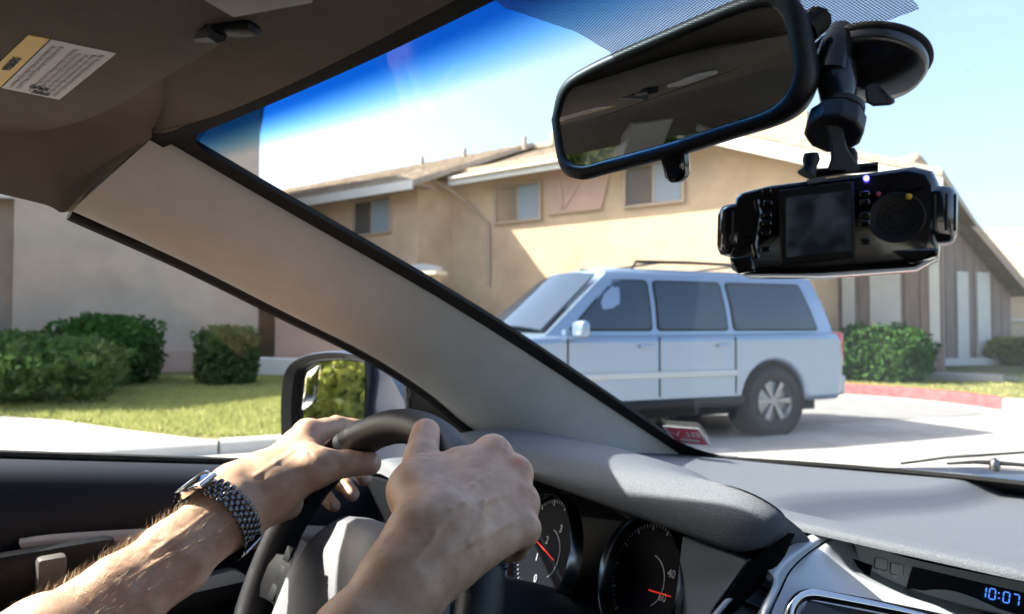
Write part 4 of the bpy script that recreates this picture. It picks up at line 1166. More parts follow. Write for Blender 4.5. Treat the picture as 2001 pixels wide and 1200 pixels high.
MB().grid([rq(.0078, -.0012), rq(.0083, .0003), rq(.0368, .0003)], close_u=True).build('mirror_glass', MAT['rear_mirror'], rv, smooth=20)
lev = rm.inverted()
lp = P(1300, 322, .435); 
lm = rm.copy(); lm.translation = rm @ Vector(((lev @ lp).x, -hh - .006, -.008))
MB().prism([(-.0085, .008), (.0085, .008), (.007, -.006), (.004, -.0098), (-.004, -.0098), (-.007, -.006)], -.005, .005, lm).build('dip_lever', MAT['black_gloss'], rv, bevel=.0025, smooth=50)
um, vm = ws_hit(1600, 22)
mtp = WS(um, vm, -.006)
MB().tube([rm @ Vector((hw * .55, .02, -.03)), rm @ Vector((hw * .7, .03, -.05)), mtp + Vector((0, -.012, -.012)), mtp], [.004, .005, .006, .008], 12).build('mirror_stem', MAT['black_plastic'], rv)

# ---- steering wheel
sw_ = part_root('steering_wheel', car)
SWC = Vector((-.37, .283, .938)); SWR, SWT = .166, R(23.8)
sw_x, sw_u = Vector((1, 0, 0)), Vector((0, math.sin(SWT), math.cos(SWT))); sw_n = sw_x.cross(sw_u)   # sw_n points at the driver
if sw_n.y > 0: sw_n = -sw_n
def SW(th, rad=SWR, h=0.0):
    t = R(th); return SWC + (sw_x * math.cos(t) + sw_u * math.sin(t)) * rad + sw_n * h
rows = []
for k in range(120):
    th = 360 * k / 120
    c = SW(th); ro = (c - SWC).normalized()
    swell = .0010 if (35 < th < 65 or 115 < th < 145) else 0
    rows.append([c + ro * math.cos(a) * (.0158 + swell) + sw_n * math.sin(a) * (.0182 + swell) for a in (2 * math.pi * i / 20 for i in range(20))])
rows.append(rows[0])
MB().grid(rows, close_u=True).build('wheel_rim', MAT['leather'], sw_, merge=True)
for th in (152, 28):   # seam rings where the leather changes panel
    c = SW(th); ro = (c - SWC).normalized(); tg = sw_x * -math.sin(R(th)) + sw_u * math.cos(R(th))
    MB().tube([c - tg * .0012, c + tg * .0012], .0182, 20, caps=False).build('leather_seam', MAT['rubber'], sw_)
hub = [(0, .078), (.04, .074), (.072, .05), (.086, .01), (.083, -.04), (.06, -.075), (0, -.088), (-.06, -.075), (-.083, -.04), (-.086, .01), (-.072, .05), (-.04, .074)]
hb = cl(hub, 60)
def hr(k, h): return [SWC + (sw_x * x + sw_u * y) * k + sw_n * h for x, y in hb]
MB().grid([hr(1.0, -.04), hr(1.03, -.005), hr(.99, .012), hr(.9, .021), hr(.6, .028), hr(.3, .031), hr(.001, .032)], close_u=True).build('hub_pad', MAT['hub_grey'], sw_, smooth=60)
for sgn in (-1, 1):
    pr = []
    for t_ in range(6):
        f = t_ / 5
        x = sgn * (.075 + (.158 - .075) * f)
        hh_ = .05 - .014 * math.sin(math.pi * f * .5) if f < 1 else .04
        cy = .005 - .012 * f
        pr.append([SWC + sw_x * x + sw_u * (cy + hh_ * .62 * c_) + sw_n * (-.004 + .010 * s_ + .006 * (1 - f)) for c_, s_ in ((1, 0), (.9, .9), (.4, 1.2), (-.4, 1.2), (-.9, .9), (-1, 0), (-.9, -1.2), (.9, -1.2))])
    MB().grid(pr, close_u=True).build('spoke', MAT['black_plastic'], sw_, smooth=50)
    MB().grid([[SWC + sw_x * sgn * (.082 + .006 * c_) + sw_u * (y * .9) + sw_n * (.0175 + s_ * .004) for c_, s_ in ((0, 1), (1, 0), (0, -1), (-1, 0))] for y in (-.055, -.03, 0, .025, .045)], close_u=True).build('silver_trim', MAT['silver'], sw_)
    for i in range(3):
        for j in range(2):
            MB().rbox(SWC + sw_x * sgn * (.098 + .018 * j) + sw_u * (.022 - .018 * i) + sw_n * (.0095), (.014, .004, .014), .0015, Matrix((sw_x, -sw_n, sw_u)).transposed()).build('wheel_button', MAT['dash_dark'], sw_)
    mtx = Matrix(((sw_x.x, sw_u.x, sw_n.x, 0), (sw_x.y, sw_u.y, sw_n.y, 0), (sw_x.z, sw_u.z, sw_n.z, 0), (0, 0, 0, 1)))
    mtx.translation = SWC + sw_x * sgn * .098 + sw_u * .004 + sw_n * .0122
    lettering('button_print', '/' if sgn < 0 else '+', .010, mtx, MAT['gauge_white'], sw_)
MB().sheet(crgrid([[SW(th, r_, h) for th in (215, 235, 255, 270, 285, 305, 325)] for r_, h in ((.085, .006), (.12, .004), (.158, -.004))], 20, 6), .012).build('lower_spoke', MAT['black_plastic'], sw_, smooth=60)
# column shroud and stalk
col = part_root('steering_column', car)
MB().tube([SWC - sw_n * .03, SWC - sw_n * .06, SWC - sw_n * .15, SWC - sw_n * .30], [.05, .062, .066, .07], 20).build('column_shroud', MAT['dash_dark'], col)
k0, k1 = SWC - sw_n * .075 + sw_x * -.05, P(668, 1082, .70)
sdir_ = (k1 - k0).normalized()
MB().tube([k0, k0.lerp(k1, .5), k1 - sdir_ * .004], [.009, .0075, .0085], 12).build('stalk', MAT['dash_dark'], col)
MB().tube([k1 - sdir_ * .004, k1, k1 + sdir_ * .022, k1 + sdir_ * .026], [.0085, .0125, .0125, .010], 18).build('stalk_knob', MAT['silver_dark'], col)
stalk_m = frame(k1 + sdir_ * .012 + (CAM - k1).normalized() * .0130, sdir_, (0, 0, 1))
lettering('light_symbol', '☼', .014, stalk_m, MAT['gauge_white'], col)
k2 = SWC - sw_n * .075 + sw_x * .05
MB().tube([k2, k2 + Vector((.09, .0, -.005)), k2 + Vector((.125, 0, -.008))], [.009, .008, .011], 12).build('stalk', MAT['dash_dark'], col)
# ---- dashboard
dash = part_root('dashboard', car)
def sstep(a, b, x):
    t = min(1, max(0, (x - a) / (b - a))); return t * t * (3 - 2 * t)
def pad_z(x, y):
    z = 1.003 - .058 * sstep(.62, 1.25, y)
    # raised shelf between instrument hood and the centre tray
    tray = sstep(-.225, -.175, x) * (1 - sstep(.30, .33, x)) * sstep(.655, .715, y)
    return z - .022 * tray
def near_y(x): return .625 + .10 * (x + .12) ** 2 if x < .02 else .625 + .10 * (.14) ** 2 + (x - .02) * .25
rows = []
NX = 110
xsd = [-.68 + 1.40 * i / (NX - 1) for i in range(NX)]
for j in range(46):
    t = j / 45
    r = []
    for x in xsd:
        u = max(-1.06, min(1.06, x / .58))
        b = WS(max(-1, min(1, u)), 1.0)
        yb = b.y + .03 - max(0, abs(x) - .58) * 3.2
        yn = near_y(x)
        if t < .12:           # rolled near edge
            a = (t / .12) * math.pi * .5
            y = yn - .006 + .006 * (1 - math.cos(a)) ; z = pad_z(x, yn) - .007 + .007 * math.sin(a)
        else:
            s = (t - .12) / .88
            y = yn + (yb - yn) * s; z = pad_z(x, y)
        r.append(Vector((x, y, z)))
    rows.append(r)
MB().sheet(rows, .006).build('top_pad', MAT['dash_pad'], dash, smooth=70)
# instrument hood
hx0, hx1 = -.60, -.122
rows = []
rx = .042
for i in range(54):
    x = hx0 + (hx1 - hx0) * (.5 - .5 * math.cos(math.pi * i / 53))
    e_ = max(0, (x - (hx1 - rx)) / rx, ((hx0 + .05) - x) / .05)
    k_ = math.sqrt(max(0, 1 - min(1, e_) ** 2))
    lipz = 1.0135 + (.993 - 1.0135) * (x + .40) / .263
    D_ = float(np.interp(x, [-.60, -.42, -.297, -.21, -.16, -.122], [.30, .255, .190, .110, .066, .042]))
    pz_ = pad_z(x, .52 + D_) - .006
    pr = [(D_ + .012, pz_ - .012), (D_, pz_ + .004), (D_ * .80, pz_ + (1.046 - pz_) * .50), (D_ * .52, 1.036), (D_ * .25, 1.0455), (.016, 1.043), (.001, 1.028), (.0, lipz + .008), (.006, lipz), (.026, lipz - .002), (.07, lipz - .006), (.12, lipz - .016)]
    C_ = (.03, 1.026)
    rows.append(cr([Vector((x, .518 + C_[0] + (y - C_[0]) * k_, C_[1] + (z - C_[1]) * k_)) for y, z in pr], 40))
MB().grid([r[::-1] for r in rows]).build('instrument_hood', MAT['dash_pad'], dash, smooth=70)
# left end of the dash, beyond the wheel
MB().sheet(crgrid([[Vector((x, y, z)) for x, z in ((-.70, .93), (-.69, .985), (-.655, 1.0), (-.61, .995), (-.56, .985))] for y in (.70, .60, .53, .49)] + [[Vector((x, .478, z - .014)) for x, z in ((-.70, .93), (-.69, .985), (-.655, 1.0), (-.61, .995), (-.56, .985))]], 18, 24), .004).build('dash_end', MAT['dash_pad'], dash, smooth=70)
MB().sheet([[Vector((x, y, z)) for x in (-.70, -.64, -.56)] for y, z in ((.484, .982), (.49, .93), (.50, .84), (.53, .70))], .01).build('lower_fascia', MAT['dash_dark'], dash, smooth=50)
# lower fascia
MB().sheet([[Vector((x, y, z)) for x in (-.71, -.6, -.4, -.2, -.15)] for y, z in ((.66, .985), (.655, .95), (.62, .90), (.56, .86), (.54, .78), (.56, .60), (.62, .42))], .006).build('lower_fascia', MAT['dash_dark'], dash, smooth=50)
MB().sheet([[Vector((x, y, z)) for x in (-.08, .1, .4, .7)] for y, z in ((.90, .945), (.84, .91), (.72, .84), (.60, .76), (.58, .55), (.66, .40))], .006).build('lower_fascia', MAT['dash_dark'], dash, smooth=50)
for k in range(4):
    MB().rbox(Vector((-.63, .50 + .002 * k, .955 - .013 * k)), (.075, .02, .0025), .001, Euler((.3, 0, 0)).to_matrix()).build('vent_slat', MAT['silver'], dash)
MB().rbox(Vector((-.63, .515, .935)), (.09, .02, .07), .012).build('side_vent', MAT['black_plastic'], dash)

# ---- instrument cluster
cl_ = part_root('instrument_cluster', car)
gN = Vector((-.21, -.92, .33)).normalized()
gX = Vector((1, 0, 0)); gX = (gX - gN * gX.dot(gN)).normalized(); gU = gN.cross(gX)
if gU.z < 0: gU = -gU
def gm(c): return Matrix(((gX.x, gU.x, gN.x, c.x), (gX.y, gU.y, gN.y, c.y), (gX.z, gU.z, gN.z, c.z), (0, 0, 0, 1)))
MB().sheet([[Vector((-.60, .655, .99)), Vector((-.36, .665, .99)), Vector((-.10, .655, .97))], [Vector((-.60, .60, .80)), Vector((-.36, .61, .80)), Vector((-.12, .60, .80))]], .004).build('cluster_panel', MAT['cluster_black'], cl_)
def on_plane(px, py, c, lift=0.0):
    r = ray(px, py); q = c + gN * lift
    return CAM + r * ((q - CAM).dot(gN) / r.dot(gN))
gauges = [(PY(1062, 1080, .545), .0655, [('0', 1046, 1131), ('1', 1049, 1089), ('2', 1069, 1056), ('3', 1096, 1034)], (1040, 1048), (1082, 1095)),
          (PY(1260, 1132, .575), .062, [('40', 1312, 1122), ('60', 1294, 1168)], (1268, 1153), (1311, 1166))]
for c, rad, nums, n0, n1 in gauges:
    m = gm(c)
    MB().lathe([(rad * .93, -.006), (rad * .95, .004), (rad * .985, .0105), (rad * 1.0, .0115), (rad * 1.02, .0095), (rad * 1.04, -.004)], 64, m).build('bezel_ring', MAT['ring'], cl_)
    MB().lathe([(.0001, -.004), (rad * .94, -.004)], 64, m).build('dial_face', MAT['gauge_face'], cl_, smooth=0)
    for s, px, py in nums:
        mm_ = m.copy(); mm_.translation = on_plane(px, py, c, -.003)
        lettering('dial_numeral', s, rad * .18, mm_, MAT['gauge_white'], cl_)
    tk = MB()
    for k in range(54):
        a = R(225 - 270 * k / 53); l0 = .80 if k % 5 == 0 else .85
        ca, sa_ = math.cos(a), math.sin(a)
        w_ = .0009 if k % 5 == 0 else .0005
        tk.add([m @ Vector((ca * rad * r_ - sa_ * w_ * q, sa_ * rad * r_ + ca * w_ * q, -.0032)) for r_, q in ((l0, -1), (l0, 1), (.90, 1), (.90, -1))], [(0, 1, 2, 3)])
    tk.build('dial_tick', MAT['tick'], cl_, smooth=0, kind='stuff')
    MB().tube([on_plane(*n0, c, .002), on_plane(*n1, c, .002)], [.0008, .0005], 6).build('needle', MAT['needle'], cl_)
    MB().lathe([(rad * .40, -.0035), (rad * .40, -.003), (rad * .415, -.003), (rad * .415, -.0035)], 48, m, R(-60), R(80)).build('inner_ring', MAT['silver_dark'], cl_)
sp_ = [PY(1333, 1046, .565), PY(1462, 1094, .535), PY(1400, 1180, .525), PY(1370, 1230, .52), PY(1312, 1230, .56)]
MB().add([*sp_, *[p + Vector((0, .01, -.002)) for p in sp_]], [(0, 1, 2, 3, 4), (9, 8, 7, 6, 5)] + [(i, (i + 1) % 5, 5 + (i + 1) % 5, 5 + i) for i in range(5)]).build('cluster_side_panel', MAT['silver_dark'], cl_, bevel=.002)
dw = [PY(1462, 1096, .53), PY(1542, 1040, .545), PY(1520, 1090, .55), PY(1490, 1125, .55), PY(1395, 1232, .52), PY(1372, 1232, .52)]
MB().add([*dw, *[p + Vector((0, .012, -.002)) for p in dw]], [(0, 1, 2, 3, 4, 5), (11, 10, 9, 8, 7, 6)] + [(i, (i + 1) % 6, 6 + (i + 1) % 6, 6 + i) for i in range(6)]).build('cluster_edge', MAT['cluster_black'], cl_, bevel=.002)

# ---- centre stack
cs = part_root('centre_stack', car)
D = lambda px, py, d: P(px, py, d)
fin0 = [D(1662, 1026, .668), D(1578, 1048, .635), D(1502, 1100, .605), D(1512, 1135, .59), D(1490, 1190, .575), D(1465, 1250, .565)]
fin1 = [D(1662, 1031, .662), D(1585, 1062, .628), D(1522, 1112, .600), D(1520, 1150, .586), D(1496, 1200, .571), D(1470, 1255, .561)]
fin2 = [D(1662, 1036, .664), D(1604, 1062, .634), D(1548, 1108, .610), D(1522, 1156, .595), D(1498, 1210, .579), D(1478, 1262, .569)]
MB().sheet(crgrid([fin0, fin1, fin2], 40, 9), .006).build('trim_fin', MAT['silver'], cs, smooth=60)
ing = [D(1662, 1040, .666), D(1608, 1063, .636), D(1552, 1109, .611), D(1526, 1157, .596), D(1502, 1211, .580), D(1482, 1263, .570)]
inr = [D(1660, 1048, .672), D(1646, 1076, .640), D(1662, 1114, .618), D(1742, 1154, .602), D(1872, 1196, .588), D(2040, 1240, .575)]
rr2 = [[a.lerp(b, t) + Vector((0, -.003, .004)) * math.sin(math.pi * t) for a, b in zip(ing, inr)] for t in (0, .25, .5, .75, 1)]
roll = [p + Vector((0, .010, -.004)) for p in inr]
roll2 = [p + Vector((0, .05, -.012)) for p in inr]
MB().sheet(crgrid(rr2 + [roll, roll2], 44, 22), .004).build('silver_panel', MAT['silver'], cs, smooth=60)
cpt = [D(1666, 1058, .664), D(1760, 1090, .648), D(1880, 1118, .630), D(2040, 1150, .612)]
cpb = [D(1684, 1108, .652), D(1770, 1150, .632), D(1880, 1184, .613), D(2040, 1220, .594)]
clock_panel = MB().sheet(crgrid([cpt, [a.lerp(b, .5) for a, b in zip(cpt, cpb)], cpb], 30, 8), .004).build('clock_panel', MAT['clock_trim_lit'], cs, smooth=60)
cb = lambda a, b: cpt[0].lerp(cpt[3], a).lerp(cpb[0].lerp(cpb[3], a), b)
lc = [D(1783, 1107, .637), D(2040, 1168, .600), D(2040, 1215, .592), D(1770, 1149, .6295)]
pn = (lc[1] - lc[0]).cross(lc[3] - lc[0]).normalized()
if pn.dot(CAM - lc[0]) < 0: pn = -pn
MB().add([*[p + pn * .0015 for p in lc], *[p - pn * .004 for p in lc]], [(0, 1, 2, 3), (7, 6, 5, 4)] + [(i, (i + 1) % 4, 4 + (i + 1) % 4, 4 + i) for i in range(4)]).build('clock_display', MAT['lcd_panel'], cs, bevel=.001)
cm_ = frame(D(1947, 1167, .6115) + pn * .0068, lc[1] - lc[0], lc[0] - lc[3])
# seven-segment digits, a little slanted
def seg_digit(s, x0, w_, h_, mb_):
    segs = {'0': 'abcdef', '1': 'bc', '7': 'abc', '8': 'abcdefg'}[s]
    t_ = h_ * .12
    P_ = {'a': ((0, h_), (w_, h_)), 'b': ((w_, h_), (w_, h_ / 2)), 'c': ((w_, h_ / 2), (w_, 0)), 'd': ((0, 0), (w_, 0)), 'e': ((0, 0), (0, h_ / 2)), 'f': ((0, h_ / 2), (0, h_)), 'g': ((0, h_ / 2), (w_, h_ / 2))}
    for c in segs:
        (xa, ya), (xb, yb) = P_[c]
        dx, dy = (xb - xa), (yb - ya); l = math.hypot(dx, dy); dx, dy = dx / l, dy / l
        xa += dx * t_ * .35; ya += dy * t_ * .35; xb -= dx * t_ * .35; yb -= dy * t_ * .35
        nx, ny = -dy * t_ / 2, dx * t_ / 2
        mb_.add([cm_ @ Vector((x0 + x + y * .10, y - h_ / 2, 0)) for x, y in ((xa + nx, ya + ny), (xb + nx, yb + ny), (xb - nx, yb - ny), (xa - nx, ya - ny))], [(0, 1, 2, 3)])
dh = .0088; dwid = .0043
for s, x0 in (('1', -.0140), ('0', -.0072), ('0', .0030), ('7', .0098)):
    mbd = MB(); seg_digit(s, x0, dwid, dh, mbd); mbd.build('clock_digit', MAT['lcd_on'], cs, smooth=0)
for y in (-.0022, .0022):
    MB().add([cm_ @ Vector((.0002 + dx, y + dy, 0)) for dx, dy in ((-.0006, -.0006), (.0006, -.0006), (.0006, .0006), (-.0006, .0006))], [(0, 1, 2, 3)]).build('clock_colon', MAT['lcd_on'], cs, smooth=0)
for px, py, d in ((1721, 1103, .6450), (1752, 1113, .6395)):
    bm_ = frame(D(px, py, d), lc[1] - lc[0], lc[0] - lc[3])
    MB().prism(rrect(.0098, .0092, .0012), -.001, .0022, bm_).build('clock_button', MAT['clock_trim_lit'], cs, bevel=.0004)
    MB().prism(rrect(.0108, .0102, .0014), -.001, .0006, bm_).build('button_gap', MAT['ink'], cs, smooth=0)
for px, py, d in ((1718, 1117, .6420), (1748, 1128, .6360)):
    MB().lathe([(.0016, -.001), (.0016, .0008), (.0001, .001)], 14, frame(D(px, py, d), lc[1] - lc[0], lc[0] - lc[3])).build('button_dot', MAT['sticker_white'], cs)
# screen bezel
bz = cr([D(1530, 1290, .553), D(1540, 1215, .567), D(1550, 1180, .574), D(1578, 1162, .578), D(1640, 1170, .575), D(1800, 1202, .566), D(2010, 1250, .555)], 40)
MB().tube(bz, .0045, 10).build('screen_bezel', MAT['chrome'], cs)
sq = [D(1578, 1172, .582), D(2010, 1256, .56), D(2010, 1330, .55), D(1530, 1300, .56)]
MB().add([*sq, *[p + Vector((0, .006, -.003)) for p in sq]], [(0, 1, 2, 3), (7, 6, 5, 4)] + [(i, (i + 1) % 4, 4 + (i + 1) % 4, 4 + i) for i in range(4)]).build('radio_screen', MAT['lcd_panel'], cs)
# air vent
av = part_root('air_vent', car)
vb = [D(1494, 1108, .612), D(1512, 1140, .606), D(1470, 1252, .585), D(1370, 1252, .592), D(1440, 1150, .61)]
MB().add([*[p + Vector((0, .02, -.01)) for p in vb], *[p + Vector((0, .05, -.02)) for p in vb]], [(0, 1, 2, 3, 4), (9, 8, 7, 6, 5)] + [(i, (i + 1) % 5, 5 + (i + 1) % 5, 5 + i) for i in range(5)]).build('vent_body', MAT['black_plastic'], av)
MB().tube(cr([D(1374, 1230, .585), D(1430, 1165, .60), D(1492, 1106, .61)], 14), .0024, 8).build('vent_edge', MAT['silver_dark'], av)
for (a, b) in (((1462, 1128, .612), (1514, 1152, .603)), ((1428, 1160, .610), (1508, 1194, .597)), ((1396, 1196, .605), (1494, 1232, .592))):
    p0, p1 = D(*a), D(*b)
    MB().sheet([[p0.lerp(p1, t) for t in (0, .5, 1)], [p0.lerp(p1, t) + Vector((0, .018, .006)) for t in (0, .5, 1)]], .0022).build('vent_slat', MAT['silver_dark'], av)

# ---- wiper, bonnet and cowl outside the glass
MB().sheet([[Vector((x, WS(max(-1, min(1, x / .62)), 1).y + dy, z - .06 * abs(x / .75) ** 3)) for x in (-.76, -.7, -.55, -.3, 0, .3, .55, .7, .76)] for dy, z in ((-.02, .925), (.05, .918), (.12, .925), (.2, .93), (.45, .90), (.8, .84), (1.0, .77), (1.06, .66))], .008).build('bonnet', MAT['car_paint'], car, smooth=60)
wp = part_root('windshield_wiper', car)
w0 = ws_hit(1845, 912); w1 = ws_hit(1990, 905)
pa, pb = PZ(1868, 908, .962), PZ(1940, 912, .958)
MB().tube([PY(1850, 906, 1.36), PY(1905, 903, 1.37), PY(1935, 904, 1.375), PY(1990, 908, 1.38), PY(2080, 918, 1.39)], [.002, .003, .004, .003, .003], 8).build('wiper_arm', MAT['black_plastic'], wp)
MB().tube([PY(1760, 906, 1.35), PY(1850, 894, 1.37), PY(2001, 884, 1.40), PY(2100, 880, 1.42)], .0022, 6).build('wiper_blade', MAT['rubber'], wp)
MB().lathe([(.008, -.01), (.008, .004), (.006, .007), (.0001, .012)], 16, Matrix.Translation(PY(1944, 908, 1.372))).build('wiper_pivot', MAT['steel'], wp)

# ---- the rest of the cabin, seen only in the mirrors or keeping the light out
for s in (1,):
    MB().sheet([[Vector((.80, y, .92)), Vector((.76, y, 1.0)), Vector((.70, y, .98)), Vector((.67, y, .85)), Vector((.66, y, .4))][::-1] for y in (.62, .2, -.3, -.9, -1.6)], .012).build('passenger_door_panel', MAT['door_dark'], car, smooth=60)
    MB().sheet([[Vector((.83, y, .98)), Vector((.88, y, .6)), Vector((.84, y, .28))] for y in (.9, .2, -.6, -1.6)], .01).build('passenger_door_skin', MAT['car_paint'], car)
    MB().sheet([[Vector((.762 - .12 * t, y, 1.0 + .33 * t)) for t in (0, .5, 1)] for y in (-1.6, -.6, 0.1)], .004).build('passenger_window', MAT['side_glass'], car, recalc=False)
def bpillar(s):
    MB().sheet([[Vector((s * x, y, z)) for y in (-.46, -.50, -.56, -.60, -.62)] for x, z in ((.70, .90), (.69, 1.02), (.665, 1.12), (.64, 1.22), (.615, 1.30), (.58, 1.352))], .02).build('centre_pillar', MAT['pillar_trim'], car, smooth=60)
bpillar(-1); bpillar(1)
MB().sheet([[Vector((-.80, y, .92)), Vector((-.76, y, 1.03)), Vector((-.70, y, 1.0)), Vector((-.67, y, .85)), Vector((-.66, y, .4))] for y in (-.63, -1.0, -1.5)], .012).build('rear_door_panel', MAT['door_dark'], car)
MB().sheet([[Vector((-.83, y, 1.0)), Vector((-.88, y, .6)), Vector((-.84, y, .28))] for y in (-.63, -1.0, -1.6)], .01).build('rear_door_skin', MAT['car_paint'], car)
MB().sheet([[Vector((-.765 + .13 * t, y, 1.03 + .29 * t)) for t in (0, .5, 1)] for y in (-.62, -1.0, -1.42)], .004).build('rear_door_window', MAT['privacy_glass'], car, recalc=False)
MB().sheet([[Vector((x, y, z)) for x in (-.62, 0, .62)] for y, z in ((-1.66, 1.0), (-1.95, 1.34))][::1], .01).build('rear_window', MAT['privacy_glass'], car)
for s in (-1, 1):
    MB().sheet([[Vector((s * x, y, z)) for y in (-1.40, -1.6, -1.8, -2.0)] for x, z in ((.72, .95), (.70, 1.1), (.64, 1.25), (.58, 1.35))], .02).build('rear_pillar', MAT['pillar_trim'], car)
    MB().tube(cr([(s * .60, -.80, 1.318), (s * .575, -.815, 1.300), (s * .565, -.86, 1.292), (s * .565, -.96, 1.290), (s * .575, -1.0, 1.296), (s * .60, -1.02, 1.312)], 24), .0085, 10).build('grab_handle', MAT['pillar_trim'], car)
MB().sheet([[Vector((x, -1.62, z)) for x in (-.7, 0, .7)] for z in (.3, .7, 1.0)], .02).build('rear_seat_back', MAT['seat'], car)
MB().box((0, -.5, .27), (1.64, 2.5, .03)).build('floor_pan', MAT['dash_dark'], car)
MB().sheet([[Vector((x, .92, z)) for x in (-.8, 0, .8)] for z in (.28, .6, .93)], .02).build('firewall', MAT['dash_dark'], car)
def seat(x0):
    st_ = part_root('front_seat', car)
    MB().rbox((x0, -.30, .50), (.50, .52, .16), .06, Euler((R(8), 0, 0)).to_matrix(), 4).build('cushion', MAT['seat'], st_)
    MB().rbox((x0, -.62, .84), (.48, .14, .62), .06, Euler((R(-18), 0, 0)).to_matrix(), 4).build('seat_back', MAT['seat'], st_)
    MB().rbox((x0, -.80, 1.215), (.26, .10, .17), .045, Euler((R(-12), 0, 0)).to_matrix(), 4).build('headrest', MAT['seat'], st_)
seat(-.37)
# ================================================================== dash camera hanging from the windscreen
mk('cam_black', (.008, .008, .009), .16, spec=.6, coat=.6)
mk('cam_matt', (.009, .009, .010), .5, spec=.3)
mk('cup_black', (.010, .010, .011), .22, spec=.5)
_m, _nt, _b = _new('screen_dim')
_b.inputs['Base Color'].default_value = (.010, .012, .016, 1); _b.inputs['Roughness'].default_value = .14
_t = _nt.nodes.new('ShaderNodeTexCoord'); _v = _nt.nodes.new('ShaderNodeTexNoise'); _v.inputs['Scale'].default_value = 75; _v.inputs['Detail'].default_value = 3
_r = _nt.nodes.new('ShaderNodeValToRGB'); _r.color_ramp.elements[0].position, _r.color_ramp.elements[1].position = .40, .62
_r.color_ramp.elements[0].color = (.006, .008, .012, 1); _r.color_ramp.elements[1].color = (.030, .042, .055, 1)
_nt.links.new(_t.outputs['Object'], _v.inputs['Vector']); _nt.links.new(_v.outputs['Fac'], _r.inputs[0]); _nt.links.new(_r.outputs[0], _b.inputs['Emission Color']); _b.inputs['Emission Strength'].default_value = .14
MAT['screen_dim'] = _m
cu, cv = ws_hit(1700, 104)
cup_c = WS(cu, cv, -.004)
dc = thing('dash_camera', 'glossy black dash camera hanging from its suction mount beside the mirror', 'camera', cup_c)
xl, xr = P(1414, 452, .402), P(1848, 414, .350)
cax = (xr - xl); cw = cax.length; cax.normalize()
cz = Vector((0, -1, .04)); cz = (cz - cax * cz.dot(cax)).normalized(); cy = cz.cross(cax)
if cy.z < 0: cy = -cy
cmx = Matrix(((cax.x, cy.x, cz.x, 0), (cax.y, cy.y, cz.y, 0), (cax.z, cy.z, cz.z, 0), (0, 0, 0, 1)))
cmx.translation = (xl + xr) / 2
cinv = cmx.inverted()
def CL(px, py, z=0.0):
    """dash camera face plane point (local x, y) under a photo pixel, z above the middle plane"""
    o = cmx @ Vector((0, 0, z)); r = ray(px, py); n = cz
    q = cinv @ (CAM + r * ((o - CAM).dot(n) / r.dot(n))); return q.x, q.y
fz = .014
def cpoly(pxs, z): return [CL(x, y, z) for x, y in pxs]
body_px = [(1444, 372), (1500, 358), (1640, 340), (1790, 319), (1826, 328), (1838, 352), (1838, 480), (1836, 498), (1790, 522), (1600, 536), (1450, 537), (1424, 524), (1420, 500), (1432, 470), (1430, 400), (1432, 382)]
bp = cpoly(body_px, fz)
bc = (sum(x for x, y in bp) / len(bp), sum(y for x, y in bp) / len(bp))
def bring(k, z): return [cmx @ Vector((bc[0] + (x - bc[0]) * k, bc[1] + (y - bc[1]) * (k - (1 - k) * .6), z)) for x, y in bp]
MB().grid([bring(.01, fz), bring(.90, fz), bring(.955, fz - .0008), bring(.985, fz - .004), bring(1.0, fz - .009), bring(1.0, -fz + .006), bring(.97, -fz + .001), bring(.90, -fz - .002), bring(.01, -fz - .002)], close_u=True).build('camera_body', MAT['cam_black'], dc, smooth=50)
# swivelling lens barrels at both ends
for (a, b, pxc, rr) in (((1440, 402), (1438, 500), 1440, .0098), ((1826, 368), (1824, 478), 1826, .0098)):
    p0 = cmx @ Vector((*CL(a[0], a[1], .004), .004)); p1 = cmx @ Vector((*CL(b[0], b[1], .004), .004))
    e = (p1 - p0).normalized()
    MB().tube([p0, p0 + e * .001, p0 + e * .004, p1 - e * .004, p1 - e * .001, p1], [rr * .6, rr * .85, rr, rr, rr * .85, rr * .6], 24).build('lens_barrel', MAT['cam_black'], dc, smooth=50)
    for k in range(5):
        an = R(-60 + 30 * k)
        off = (cax * (math.sin(an)) * (1 if pxc > 1600 else -1) + cz * math.cos(an)) * rr
        MB().tube([p0 + e * .005 + off, p1 - e * .005 + off], .0007, 6).build('barrel_rib', MAT['cam_matt'], dc)
# lower lip and side foot
for pts in (((1424, 505), (1470, 498), (1478, 530), (1440, 535)), ((1740, 490), (1836, 484), (1834, 500), (1780, 516))):
    q = cpoly(pts, fz)
    MB().prism(q, fz - .006, fz + .0016, cmx).build('lower_lip', MAT['cam_black'], dc, bevel=.0015, smooth=40)
# centre panel, screen and its picture
q = cpoly([(1522, 372), (1668, 354), (1672, 505), (1526, 520)], fz)
MB().prism(q, fz - .002, fz + .0014, cmx).build('screen_frame', MAT['cam_matt'], dc, bevel=.001)
q = cpoly([(1536, 386), (1662, 372), (1664, 490), (1536, 503)], fz + .0015)
MB().prism(q, fz + .0010, fz + .0018, cmx).build('screen', MAT['screen_dim'], dc, smooth=0)
# buttons either side of the screen
for (px, py) in ((1499, 373), (1501, 398), (1500, 421), (1499, 437), (1498, 455), (1497, 487), (1690, 380), (1690, 396), (1690, 421), (1690, 437), (1691, 472)):
    m_ = cmx.copy(); m_.translation = cmx @ Vector((*CL(px, py, fz), fz))
    MB().prism(rrect(.0048, .0030, .0012), -.001, .0018, m_).build('button', MAT['cam_black'], dc, bevel=.0006)
# raised curved rib left of the screen
MB().tube([cmx @ Vector((*CL(px, py, fz), fz)) for px, py in ((1478, 392), (1484, 420), (1478, 450), (1474, 480), (1480, 505))], .0018, 8).build('side_rib', MAT['cam_black'], dc)
